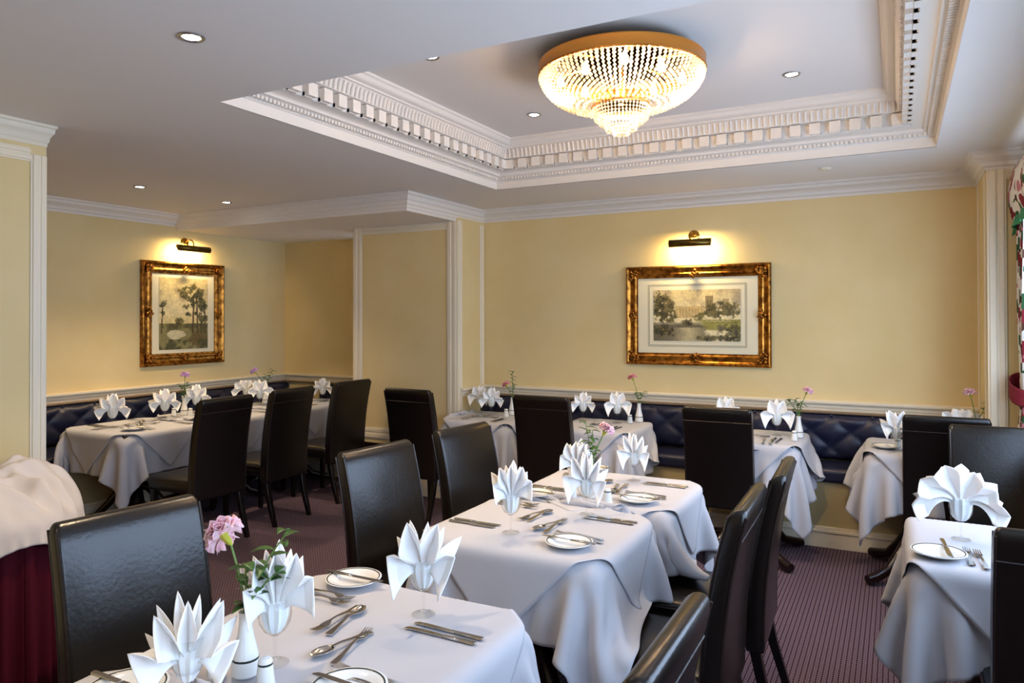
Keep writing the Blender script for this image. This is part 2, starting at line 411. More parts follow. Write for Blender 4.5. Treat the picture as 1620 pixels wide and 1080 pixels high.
# ------------------------------------------------------------------ banquettes
def tuft(u, v, px=.27, pz=.115):
    a = u / px + v / (2 * pz); b_ = u / px - v / (2 * pz)
    return min(1, abs(math.sin(PI * a) * math.sin(PI * b_)) ** .42)
def banquette(name, label, length, place, seat_d=.4, group=None):
    """local: x along the wall 0..length, back at y=0, seat towards -y"""
    r = thing(name, label, 'bench', *place)
    z0, z1 = .56, .872
    nu, nv = int(length / .018), 22; P = []
    for j in range(nv + 1):
        v = j / nv; row = []
        for i in range(nu + 1):
            u = length * i / nu; zz = z0 + (z1 - z0) * v
            e = min(1, min(v, 1 - v) * 9, i / 3 + .2, (nu - i) / 3 + .2)
            d = .055 + .032 * tuft(u, zz - .645) * e ** .5 + .012 * e
            row.append((u, -d, zz))
        P.append(row)
    m = MB().grid([[(p[0], -.001, p[2] - .012) for p in P[0]]] + P + [[(p[0], -.001, p[2] + .012) for p in P[-1]]])
    m.obj('backrest', M['navy'], r, sharp=0)
    bt = MB(); first = None
    k = 0
    for rr in range(3):
        zz = .645 + (rr) * .115
        x = (.27 / 2 if rr % 2 else 0) + .27 * 0
        while x < length:
            if x > .05 and x < length - .05:
                if first is None:
                    bm_ = MB().ball((0, 0, 0), .011, (1, .6, 1)); first = bm_.obj('button', M['navy'], r); o = first
                else: o = first.copy(); C.objects.link(o)
                o.location = (x, -.062, zz); k += 1
            x += .27
    s = MB().box(0, length, -seat_d, -.03, .45, .55); s.obj('seat', M['navy'], r, bevel=.03, seg=4)
    s = MB().box(0, length, -seat_d + .03, -.02, .1, .45); s.obj('base', M['base'], r, smooth=False)
    s = MB().box(0, length, -seat_d + .012, -seat_d + .03, 0, .105); s.box(0, length, -seat_d + .006, -seat_d + .03, .105, .125); s.box(0, length, -seat_d + .014, -seat_d + .03, .125, .145)
    s.obj('skirting', M['trim'], r, bevel=.003)
    return r
banquette('banquette', 'long navy buttoned banquette along the back wall below the wide castle picture', 3.88, ((-3.4, D - .002, 0), 0))
banquette('banquette', 'navy buttoned banquette along the alcove wall below the upright tree picture', 3.86, ((-6.148, 2.18, 0), PI / 2), .52)
banquette('banquette', 'short dark buttoned banquette across the far end of the alcove', .98, ((-5.57, 6.048, 0), 0), .45)

# ------------------------------------------------------------------ cloth solver
def rbox(p, lo, hi, r):
    """push points out of a box with rounded edges; returns mask of touched points"""
    q = np.clip(p, lo, hi); d = p - q; L = np.linalg.norm(d, axis=-1)
    inside = L < 1e-9
    near = (L < r) & ~inside
    if near.any(): p[near] = q[near] + d[near] / L[near][:, None] * r
    if inside.any():
        pi = p[inside]; ds = np.stack([pi[:, 0] - lo[0], hi[0] - pi[:, 0], pi[:, 1] - lo[1], hi[1] - pi[:, 1], hi[2] - pi[:, 2]], 1) + r
        k = ds.argmin(1)
        for a, (ax, sg) in enumerate(((0, -1), (0, 1), (1, -1), (1, 1), (2, 1))):
            s_ = k == a
            if s_.any(): pi[s_, ax] += sg * ds[s_, a]
        p[inside] = pi
    return near | inside
def drape(tx, ty, sx, sy, rot, zt, margin, seed, extra=(), planes=(), steps=190, iters=12, res=.027, under=None):
    """tx,ty: table size; sx,sy: cloth size, centred on the table (local coordinates)"""
    rng = np.random.default_rng(seed)
    nx, ny = int(round(sx / res)) + 1, int(round(sy / res)) + 1
    X, Y = np.meshgrid(np.linspace(-sx / 2, sx / 2, nx), np.linspace(-sy / 2, sy / 2, ny), indexing='ij')
    hx, hy = sx / (nx - 1), sy / (ny - 1)
    cr, sr = math.cos(rot), math.sin(rot)
    p = np.stack([X * cr - Y * sr, X * sr + Y * cr, np.full_like(X, zt + margin + .004)], -1)
    p[..., 2] += rng.normal(0, .0015, p.shape[:2])
    r = .012 + margin; sd = 0 if under is None else .004
    lo = np.array([-tx / 2 + .012 - sd, -ty / 2 + .012 - sd, 0.]); hi = np.array([tx / 2 - .012 + sd, ty / 2 - .012 + sd, zt - .012])
    if under is not None:
        ub = under.reshape(-1, 3); gu = np.gradient(under, axis=0); gv = np.gradient(under, axis=1); un = np.cross(gu, gv).reshape(-1, 3); un /= np.linalg.norm(un, axis=1)[:, None] + 1e-9
        rad_ = ub.copy(); rad_[:, 2] = np.where(ub[:, 2] > zt - .02, 1., 0.); flip_ = (un * rad_).sum(1) < 0; un[flip_] *= -1
    cons = []
    def add(a, b_, rest, k): cons.append((a, b_, rest, k))
    S = slice
    for o in (0, 1):
        add((S(o, nx - 1, 2), S(None)), (S(o + 1, nx, 2), S(None)), hx, 1.)
        add((S(None), S(o, ny - 1, 2)), (S(None), S(o + 1, ny, 2)), hy, 1.)
        dg = math.hypot(hx, hy)
        add((S(o, nx - 1, 2), S(0, ny - 1)), (S(o + 1, nx, 2), S(1, ny)), dg, .45)
        add((S(o, nx - 1, 2), S(1, ny)), (S(o + 1, nx, 2), S(0, ny - 1)), dg, .45)
    for o in (0, 1, 2, 3):
        add((S(o, nx - 2, 4), S(None)), (S(o + 2, nx, 4), S(None)), 2 * hx, .35)
        add((S(None), S(o, ny - 2, 4)), (S(None), S(o + 2, ny, 4)), 2 * hy, .35)
    pin = (np.abs(p[..., 0]) < tx / 2 - .03) & (np.abs(p[..., 1]) < ty / 2 - .03); p[pin, 2] = zt + margin; p0 = p[pin].copy()
    v = np.zeros_like(p); dt = 1 / 50
    for st in range(steps):
        old = p.copy()
        v[..., 2] -= 9.8 * dt; v *= .965
        p = p + v * dt
        for it in range(iters):
            for a, b_, rest, k in cons:
                A = p[a]; B = p[b_]
                m0 = min(A.shape[0], B.shape[0]); m1 = min(A.shape[1], B.shape[1])
                A = A[:m0, :m1]; B = B[:m0, :m1]
                d = B - A; L = np.sqrt((d * d).sum(-1)) + 1e-9
                g = (k * .5 * (L - rest) / L)[..., None] * d
                p[a][:m0, :m1] += g; p[b_][:m0, :m1] -= g
            if it % 3 == 2 or it == iters - 1:
                fl = p.reshape(-1, 3)
                t_ = rbox(fl, lo, hi, r)
                for e_ in extra:
                    l2, h2 = np.array(e_[0]), np.array(e_[1])
                    if len(e_) > 2:
                        k_ = (fl > l2 - margin).all(1) & (fl < h2).all(1); ax_, sg_ = e_[2]
                        fl[k_, ax_] = (l2[ax_] - margin) if sg_ < 0 else (h2[ax_] + margin)
                    else: rbox(fl, l2, h2, .01 + margin)
                for (ax, val, sg) in planes:
                    k_ = sg * (fl[:, ax] - val) < 0; fl[k_, ax] = val
                np.maximum(fl[:, 2], .02, out=fl[:, 2]); p[pin] = p0
        if under is not None and st > 40 and (st % 2 == 0 or st > steps - 20):
            fl = p.reshape(-1, 3); m_ = fl[:, 2] < zt + .02; q_ = fl[m_]
            d2 = (q_ * q_).sum(1)[:, None] + (ub * ub).sum(1)[None] - 2 * q_ @ ub.T
            k_ = d2.argmin(1); dd = ((q_ - ub[k_]) * un[k_]).sum(1); h_ = (dd < .005) & (dd > -.06) & (d2[np.arange(len(k_)), k_] < .0036)
            q_[h_] += un[k_][h_] * (.005 - dd[h_])[:, None]; fl[m_] = q_; p[pin] = p0
        v = (p - old) / dt
        top = p[..., 2] > zt + margin - .003
        v[top] *= .2
        sp_ = np.linalg.norm(v, axis=-1, keepdims=True); v *= np.minimum(1, 2.0 / (sp_ + 1e-9))
    return p
def cloth_mesh(name, p, m):
    mb = MB().grid([[tuple(map(float, q)) for q in row] for row in p])
    return mb.mesh(name, m, sharp=0)
def cloth_obj(name, me, loc, rz, label, group='white table linen'):
    o = bpy.data.objects.new(name, me); C.objects.link(o); o.location = loc; o.rotation_euler = (0, 0, rz)
    m = o.modifiers.new('sub', 'SUBSURF'); m.levels = m.render_levels = 1
    m = o.modifiers.new('solid', 'SOLIDIFY'); m.thickness = .0016; m.offset = 0
    return tag(o, label, 'tablecloth', group)
TZ = .75

# ------------------------------------------------------------------ tables
def table(cx, cy, sx, sy, label, ped=None, rz=0):
    r = thing('dining_table', label, 'table', (cx, cy, 0), rz, 'tables under white cloths')
    MB().box(-sx / 2 + .035, sx / 2 - .035, -sy / 2 + .035, sy / 2 - .035, .715, TZ - .002).obj('tabletop', M['mahog'], r, bevel=.012)
    px, py = ped if ped else (0, 0)
    c_ = MB().lathe([(.05, .1), (.062, .14), (.04, .2), (.034, .34), (.05, .46), (.034, .6), (.06, .69), (.12, .72)], 20, px, py); c_.obj('pedestal', M['mahog'], r)
    for k in range(4):
        a = PI / 4 + k * PI / 2; ux, uy = math.cos(a), math.sin(a)
        pts = [(px + ux * d, py + uy * d, z) for d, z in ((.03, .3), (.1, .27), (.18, .17), (.27, .075), (.36, .045), (.42, .036))]
        MB().tube(pts, [.03, .034, .03, .028, .032, .028], 10).obj('foot', M['mahog'], r)
    return r
SIM = {}
def dress(key, cx, cy, tx, ty, ov, slip, lab, rz=0, extra=(), planes=(), seed=1, group=None, slipgroup=None, oseed=None):
    if key not in SIM:
        p = drape(tx, ty, tx + 2 * ov[0], ty + 2 * ov[1], .0, TZ, .005, seed, extra, planes)
        me = cloth_mesh('tablecloth', p, M['cloth'])
        q = drape(tx, ty, slip, slip, PI / 4, TZ, .0085, seed + 50, extra, planes, steps=150, under=p)
        SIM[key] = (me, cloth_mesh('overlay_cloth', q, M['slip']))
    a, b_ = SIM[key]
    cloth_obj('tablecloth', a, (cx, cy, 0), rz, 'white tablecloth hanging in folds over ' + lab)
    cloth_obj('overlay_cloth', b_, (cx, cy, 0), rz, 'white square overlay cloth laid cornerwise over ' + lab)

LBL = {}
def mk(key, cx, cy, sx, sy, phrase, simkey, ov, slip, **kw):
    LBL[key] = phrase
    table(cx, cy, sx, sy, 'dark wooden pedestal table hidden under white cloths, ' + phrase.replace('the ', '', 1), kw.pop('ped', None))
    dress(simkey, cx, cy, sx, sy, ov, slip, phrase, **kw)
PH = dict(n1='the front table', n2='the bottom-left table', ma='the nearer middle table', mb='the farther middle table',
          r='the window table', b1='the partition-end back table', b2='the second back table', b3='the third back table',
          b4='the pilaster-end back table', t1='the nearest alcove table', t2='the middle alcove table', t3='the farthest alcove table')
def seat_at(x, y, face, tx, ty, zs=.975):
    """the seat of a chair as a box in a table's own coordinates"""
    d = .31 * (1 if face == 'W' else -1); cx = x - d; a, b_ = sorted((cx + d * .65, cx - d * .84))
    return ((a - tx, y - .24 - ty, 0), (b_ - tx, y + .24 - ty, .49 * zs))
mk('n1', -1.305, 1.52, .79, .68, PH['n1'], 'n1', (.27, .27), .92, seed=3, planes=((1, -.37, 1),), extra=(seat_at(-.38, 1.37, 'W', -1.305, 1.52), seat_at(-2.15, 1.45, 'E', -1.305, 1.52)))
mk('n2', -1.305, .80, .79, .64, PH['n2'], 'n2', (.27, .27), .9, seed=4, planes=((1, .345, -1),))
mk('ma', -1.29, 2.65, .78, .69, PH['ma'], 'ma', (.265, .265), .92, seed=11, planes=((1, .366, -1),), extra=(seat_at(-.435, 2.52, 'W', -1.29, 2.65), seat_at(-2.16, 2.69, 'E', -1.29, 2.65)))
mk('mb', -1.265, 3.39, .79, .7, PH['mb'], 'mb', (.265, .265), .92, seed=21, planes=((1, -.37, 1),), extra=(seat_at(-.4, 3.1, 'W', -1.265, 3.4), seat_at(-2.13, 3.4, 'E', -1.265, 3.4)))
mk('r', .375, 3.17, .68, .67, PH['r'], 'r', (.29, .29), .92, seed=31, planes=((0, .365, -1),))
BSEAT = [((-3, .09, 0), (3, 1.0, .56), (1, -1))]
for k, (x, pedy) in dict(b1=(-3.05, 0), b2=(-2.05, 0), b3=(-.89, -.25), b4=(.135, -.25)).items():
    pl = ((0, -.335, 1),) if k == 'b1' else (((0, .34, -1),) if k == 'b4' else ())
    mk(k, x, 5.35, .64, .65, PH[k], k if k in ('b1', 'b4') else 'b', (.31, .31), .84, seed={'b1': 41, 'b4': 44}.get(k, 46), extra=BSEAT, planes=pl + ((1, .38, -1),), ped=(0, pedy))
TSEAT = [((-2, -3, 0), (-.27, 3, .56), (0, 1))]
for k, y in dict(t1=3.64, t2=4.42, t3=5.2).items():
    mk(k, -5.31, y, .8, .74, PH[k], 't' if k != 't1' else 't1', (.27, .27), .94, seed=61 if k == 't1' else 66, extra=TSEAT, planes=((1, .385, -1), ) + (() if k == 't1' else ((1, -.385, 1),)))

# ------------------------------------------------------------------ chairs
def make_chair():
    r = thing('dining_chair', 'x', 'chair')
    # seat
    P = []; n = 13
    s = MB()
    def rr(w, d, z, rad, cy, k=6):
        pts = []
        for (sx, sy, a0) in ((1, 1, 0), (-1, 1, 90), (-1, -1, 180), (1, -1, 270)):
            for i in range(k):
                a = math.radians(a0 + 90 * i / (k - 1)); pts.append((sx * (w / 2 - rad) + rad * math.cos(a), cy + sy * (d / 2 - rad) + rad * math.sin(a), z))
        return pts
    rings = [rr(.43, .44, .375, .03, .03), rr(.445, .455, .385, .035, .03), rr(.45, .46, .41, .035, .03), rr(.45, .46, .445, .035, .03), rr(.44, .45, .462, .035, .03), rr(.41, .42, .471, .035, .03), rr(.3, .3, .476, .03, .03), rr(.1, .1, .478, .02, .03)]
    s.loft(rings); se = s.obj('seat', M['leather'], r, sharp=0)
    MB().tube([p for p in rr(.452, .462, .446, .036, .03)] + [rr(.452, .462, .446, .036, .03)[0]], .004, 6, caps=False).obj('piping', M['stitch'], se)
    # backrest
    def yc(z):
        t = max(0, (z - .4) / .63); return -.215 - .012 * t - .083 * t ** 2.1
    rings = []
    zs = [.33, .345, .4, .47, .55, .63, .71, .79, .86, .92, .965, .99, 1.008, 1.02, 1.027, 1.03]
    for z in zs:
        th = .074 - .012 * (z - .33) / .7; wd = .448 + .004 * (z - .33)
        e = max(0, (z - .985) / .045); k = math.sqrt(max(0, 1 - e * e)) if e > 0 else 1
        th2 = max(.012, th * (.25 + .75 * k)); wd2 = wd - .03 * (1 - k)
        if z < .34: th2 *= .9; wd2 *= .99
        rings.append(rr(wd2, th2, z, min(.016, th2 * .45), yc(z), 5))
    bk = MB().loft(rings).obj('backrest', M['leather'], r, sharp=0)
    pip = MB()
    for sx in (-1, 1):
        for side in (-1, 1):
            pts = []
            for z in zs[1:-3]:
                th = .074 - .012 * (z - .33) / .7; wd = .448 + .004 * (z - .33)
                pts.append((sx * (wd / 2 - .004), yc(z) + side * (th / 2 - .004), z))
            pip.tube(pts, .0042, 6)
    z = .93; th = .0635; pip.tube([(-.22, yc(z) - th / 2 + .0005, z), (0, yc(z) - th / 2, z), (.22, yc(z) - th / 2 + .0005, z)], .003, 6)
    pip.obj('piping', M['stitch'], bk)
    for sx in (-1, 1):
        for fr in (1, -1):
            def q(z, h, y, x): return [(x - h, y - h, z), (x + h, y - h, z), (x + h, y + h, z), (x - h, y + h, z)]
            if fr > 0: rg = [q(0, .015, .225, sx * .185), q(.38, .021, .22, sx * .19)]
            else: rg = [q(0, .015, -.3, sx * .19), q(.1, .017, -.27, sx * .19), q(.22, .019, -.235, sx * .19), q(.38, .021, -.205, sx * .19)]
            MB().loft(rg).obj('leg', M['wood'], r, bevel=.003)
    return r
CH = Proto(make_chair())
def chair(x, y, face, label, group, zs=1.0, jit=0):
    """(x, y): middle of the top of the back; face: 'E','W','N','S' direction the sitter looks"""
    rz = {'N': 0, 'W': PI / 2, 'S': PI, 'E': -PI / 2}[face] + math.radians(jit)
    ox, oy = 0, -.31
    cx = x - (ox * math.cos(rz) - oy * math.sin(rz)); cy = y - (ox * math.sin(rz) + oy * math.cos(rz))
    CH.put((cx, cy, 0), rz, label, group, (1, 1, zs))
G1, G2, G3 = 'leather chairs at the alcove tables', 'leather chairs at the back-wall tables', 'leather chairs at the middle and front tables'
chair(-4.2, 3.58, 'W', 'black leather chair seen from behind, nearest of the alcove chairs', G1, 1.015)
chair(-4.22, 4.24, 'W', 'black leather chair seen from behind, between the two other alcove chairs', G1, 1.02, 2)
chair(-4.26, 5.0, 'W', 'black leather chair seen from behind, farthest alcove chair against the cream partition', G1, 1.02, 0)
chair(-3.4, 4.63, 'N', 'black leather chair with back to us standing before the cream partition panel', G2, 1.015, -3)
chair(-2.32, 4.8, 'N', 'black leather chair with back to us at the second back-wall table', G2, .995)
chair(-1.06, 4.87, 'N', 'black leather chair with back to us below the wide gilt picture', G2, .975, 1)
chair(.25, 4.95, 'N', 'black leather chair with back to us right of the back banquette, behind another chair', G2, .985)
chair(.47, 4.62, 'S', 'brown-black leather chair facing us at the far side of the window table', 'leather chairs at the window table', .985, 1)
chair(.465, 2.48, 'N', 'black leather chair cut off at the right edge with its back to us', 'leather chairs at the window table', .97)
chair(-2.16, 2.69, 'E', 'brown leather chair with shiny creased back left of the middle tables', G3, .975, -7)
chair(-2.13, 3.4, 'E', 'brown leather chair with matt back, farther left of the middle tables', G3, .975, -7)
chair(-2.15, 1.45, 'E', 'brown leather chair with big pale reflection on its back at lower left', G3, .975, -7)
chair(-.435, 2.52, 'W', 'black leather chair seen side-on, nearer right side of the middle tables', G3, .975, 1)
chair(-.40, 3.1, 'W', 'black leather chair seen side-on, farther right side of the middle tables', G3, .975, 2)
chair(-.38, 1.37, 'W', 'black leather chair with bright streak on its top, cut off at bottom right', G3, .975)

# ------------------------------------------------------------------ tableware prototypes
ZI = TZ + .0125
def make_glass():
    r = thing('wine_glass', 'x', 'glass', group='wine glasses on the tables')
    MB().lathe([(.0, .0), (.034, .0), (.034, .0015), (.02, .004), (.006, .009), (.0042, .014), (0, .014)], 28).obj('foot', M['glass'], r)
    MB().lathe([(0, .0145), (.0042, .0145), (.0038, .04), (.005, .062), (.008, .068), (0, .068)], 16).obj('stem', M['glass'], r)
    out = [(0, .0685), (.012, .07), (.027, .082), (.037, .1), (.0405, .118), (.0395, .136), (.0365, .155)]
    MB().lathe(out + [(.0357, .1553)] + [(max(0, a - .0011), z + .0009) for a, z in reversed(out[1:-1])] + [(0, .0705)], 32).obj('bowl', M['glass'], r, sharp=0)
    return r
def make_plate():
    r = thing('side_plate', 'x', 'plate', group='side plates on the tables')
    pr = [(0, .003), (.05, .003), (.058, .006), (.066, .012), (.0875, .0165), (.0885, .0185), (.087, .0195), (.066, .0155), (.056, .009), (.05, .006), (0, .006)]
    MB().lathe(pr, 48).obj('dish', M['china'], r, sharp=0)
    MB().lathe([(.0795, .0183), (.083, .019), (.083, .0196), (.0795, .0189)], 48, close=True).obj('rim_band', M['rim'], r, sharp=0)
    return r
def make_knife():
    r = thing('table_knife', 'x', 'knife', group='knives on the tables')
    out = []
    L = .22
    prof = [(-.11, .006), (-.104, .0085), (-.06, .0075), (-.01, .006)]
    MB().loft([[(-w, y, .0), (w, y, .0), (w * .8, y, .005), (-w * .8, y, .005)] for y, w in prof]).obj('handle', M['steel'], r, bevel=.001)
    prof = [(-.01, .005, .005), (0, .0085, .009), (.05, .008, .0105), (.08, .006, .0105), (.1, .0, .009), (.109, -.0045, .002)]
    MB().loft([[(-.006, y, .0012), (b_, y, .0012), (b_, y, .0022), (-.006, y, .0030)] for y, a, b_ in prof]).obj('blade', M['steel'], r)
    return r
def make_fork():
    pts = [(-.1, .002, .0085), (-.094, .002, .010), (-.05, .004, .006), (0, .009, .0035), (.025, .008, .0035), (.035, .006, .009), (.045, .004, .0125), (.056, .003, .0125)]
    m = MB().loft([[(-w, y, z), (w, y, z), (w, y, z + .0022), (-w, y, z + .0022)] for y, z, w in pts])
    for k in range(4):
        x = -.0098 + .00653 * k
        m.loft([[(x - w, y, z), (x + w, y, z), (x + w, y, z + .0018), (x - w, y, z + .0018)] for y, z, w in ((.054, .003, .0022), (.075, .004, .002), (.098, .0085, .0012))])
    o = m.obj('table_fork', M['steel']); return tag(o, 'x', 'fork', 'forks on the tables')
def make_spoon():
    pts = [(-.1, .002, .0085), (-.094, .002, .010), (-.05, .004, .006), (0, .009, .0035), (.025, .008, .0035)]
    m = MB().loft([[(-w, y, z), (w, y, z), (w, y, z + .0022), (-w, y, z + .0022)] for y, z, w in pts])
    P = []
    for i in range(9):
        t = i / 8; row = []
        wv = .021 * math.sin(PI * min(1, .08 + .86 * t)) ** .7; yy = .022 + .068 * t
        for j in range(9):
            s_ = -1 + j / 4; row.append((s_ * wv, yy, .0095 - .0075 * (1 - s_ * s_) * math.sin(PI * (.1 + .8 * t))))
        P.append(row)
    m.grid(P); o = m.obj('dessert_spoon', M['steel'], solid=.0012); return tag(o, 'x', 'spoon', 'dessert spoons on the tables')
def make_vase():
    r = thing('bud_vase', 'x', 'vase', group='bud vases on the tables')
    MB().lathe([(0, 0), (.03, 0), (.033, .004), (.031, .03), (.0305, .036)], 32).obj('foot', M['china'], r)
    MB().lathe([(.0308, .036), (.0308, .041)], 32).obj('band', M['rim'], r)
    MB().lathe([(.03, .041), (.026, .06), (.019, .09), (.0145, .12), (.0145, .138), (.0165, .146), (.0145, .147), (.0125, .14), (.012, .1)], 40, rib=(16, .02)).obj('neck', M['china'], r)
    return r
def make_shaker():
    r = thing('salt_shaker', 'x', 'shaker', group='salt and pepper shakers')
    MB().lathe([(0, 0), (.0215, 0), (.0225, .004), (.019, .03), (.0165, .052)], 28, rib=(14, .015)).obj('body', M['china'], r)
    MB().lathe([(.0168, .052), (.0165, .0565)], 28).obj('band', M['rim'], r)
    MB().lathe([(.0163, .0565), (.016, .062), (.012, .067), (0, .069)], 28).obj('cap', M['china'], r)
    return r
PG, PP, PK, PF, PS, PV, PSH = [Proto(f()) for f in (make_glass, make_plate, make_knife, make_fork, make_spoon, make_vase, make_shaker)]
def at(x, y, z=ZI): return (x, y, z)

# napkins ------------------------------------------------------------
def napkin_mesh(seed, tips=5, spread=80, R=.16, wide=1., droop=.03, sharpn=.2, depth=.03, wings=.0):
    rng = random.Random(seed); mb = MB()
    for layer in (0, 1):
        nt = tips if layer == 0 else tips + 1
        cols = nt * 12 + 1; rows = 15; P = []
        j_ = [rng.uniform(-.09, .09) for _ in range(nt + 2)]
        for i in range(rows):
            t = i / (rows - 1); row = []
            for c_ in range(cols):
                s_ = -1 + 2 * c_ / (cols - 1)
                ph = (s_ + 1) / 2 * nt; tri = 1 - 2 * abs((ph % 1) - .5) * 2   # -1 valley .. 1 ridge
                tri = -1 + 2 * (1 - abs(2 * (ph % 1) - 1)); kk = min(nt - 1, int(ph))
                Rm = R * (1 + sharpn * (tri - 1) * .5 + j_[kk] - .12 * abs(s_) ** 2) * (1 if layer == 0 else .93)
                f = t * t * (3 - 2 * t); fan = .1 + .9 * min(1, f * 1.25)
                phi = math.radians(spread) * s_ * fan * (1 if layer == 0 else .86)
                rad = t * Rm
                x = rad * math.sin(phi) * wide + s_ * .016 * (1 - t) + .006 * s_
                z = rad * math.cos(phi) - droop * abs(s_) ** 2.5 * t * t
                e = min(1, t * 1.6)
                y = (tri * depth * e * (.5 + .5 * t)) * .5 + (.018 + .03 * t * t if layer else -.012 - .02 * t * t) * (1 - .3 * abs(s_)) - (.05 * t * t * abs(s_) * (1 if layer == 0 else -.6))
                if wings and abs(s_) > .62 and layer == 0:
                    w_ = (abs(s_) - .62) / .38; z -= wings * w_ * t * t; x *= 1 - .12 * w_ * t; y -= .03 * w_ * t
                row.append((x, y, z))
            P.append(row)
        mb.grid(P)
    # wrapped bottom roll pushed in the bowl
    mb.lathe([(0, -.035), (.014, -.034), (.022, -.02), (.028, .0), (.031, .025), (.026, .04)], 18, rib=(9, .1))
    return mb.mesh('folded_napkin', M['napkin'], sharp=24)
NAPM = {}
def napkin(x, y, z, rz, label, var, sc=1., group='fan-folded napkins'):
    if var not in NAPM: NAPM[var] = napkin_mesh(**var_par[var])
    o = bpy.data.objects.new('folded_napkin', NAPM[var]); C.objects.link(o); o.location = (x, y, z); o.rotation_euler = (0, 0, rz); o.scale = (sc,) * 3
    m = o.modifiers.new('solid', 'SOLIDIFY'); m.thickness = .0022; m.offset = 0
    return tag(o, label, 'napkin', 'folded napkins in the glasses')
var_par = dict(
    star=dict(seed=1, tips=4, spread=62, R=.15, sharpn=.36, depth=.05, droop=.03, wings=.03),
    fan=dict(seed=2, tips=6, spread=88, R=.15, sharpn=.16, depth=.035, droop=.03, wide=1.0),
    wide=dict(seed=12, tips=6, spread=98, R=.15, sharpn=.12, depth=.032, droop=.02, wide=1.0),
    front=dict(seed=9, tips=5, spread=66, R=.165, sharpn=.4, depth=.06, droop=.05, wings=.0),
    up=dict(seed=3, tips=5, spread=40, R=.165, sharpn=.16, depth=.05, droop=.03, wings=.03),
    lily=dict(seed=4, tips=5, spread=80, R=.135, sharpn=.26, depth=.04, droop=.05),
    lily2=dict(seed=5, tips=4, spread=74, R=.135, sharpn=.3, depth=.045, droop=.05, wings=.02),
    loose=dict(seed=6, tips=5, spread=56, R=.16, sharpn=.36, depth=.06, droop=.06, wings=.04))
def face_cam(x, y): return math.atan2(y, x) - PI / 2    # front of a fan towards the room's middle
def glassnap(x, y, phrase, var=None, turn=0, sc=1., g=True, label=None, drop=0):
    PG.put(at(x, y), random.uniform(0, 3), 'stemmed wine glass ' + phrase)
    if var: napkin(x, y, ZI + .112 - drop, math.atan2(-x, y) * .9 + turn * .35, label or ('white folded napkin in the glass ' + phrase), var, sc)

# flowers ------------------------------------------------------------
def petal(mb, c, az, el, L, W, rng, ruff=.25):
    P = []
    for i in range(5):
        t = i / 4; row = []
        for j in range(9):
            s_ = -1 + j / 4
            r_ = L * t * (1 - .22 * s_ * s_ * t + ruff * .1 * math.sin(s_ * 8 + az * 5) * t); w_ = W * (.2 + .8 * t ** .8) * s_
            e_ = el - .35 * t * t + ruff * .5 * math.sin(s_ * 9 + az * 3) * t * t
            x = r_ * math.cos(e_); z = r_ * math.sin(e_)
            row.append((c[0] + x * math.cos(az) - w_ * math.sin(az), c[1] + x * math.sin(az) + w_ * math.cos(az), c[2] + z))
        P.append(row)
    mb.grid(P)
def leaf(mb, p, d, L, W, bend=.5):
    d = Vector(d).normalized(); up = Vector((0, 0, 1)); s_ = d.cross(up).normalized(); P = []
    for i in range(7):
        t = i / 6; w_ = W * math.sin(PI * min(1, t * .93 + .07)) ** .85 * (1 - .35 * t)
        c_ = Vector(p) + d * (L * t) - up * (bend * L * t * t * .6)
        P.append([tuple(c_ - s_ * w_ + up * w_ * .35), tuple(c_), tuple(c_ + s_ * w_ + up * w_ * .35)])
    mb.grid(P)
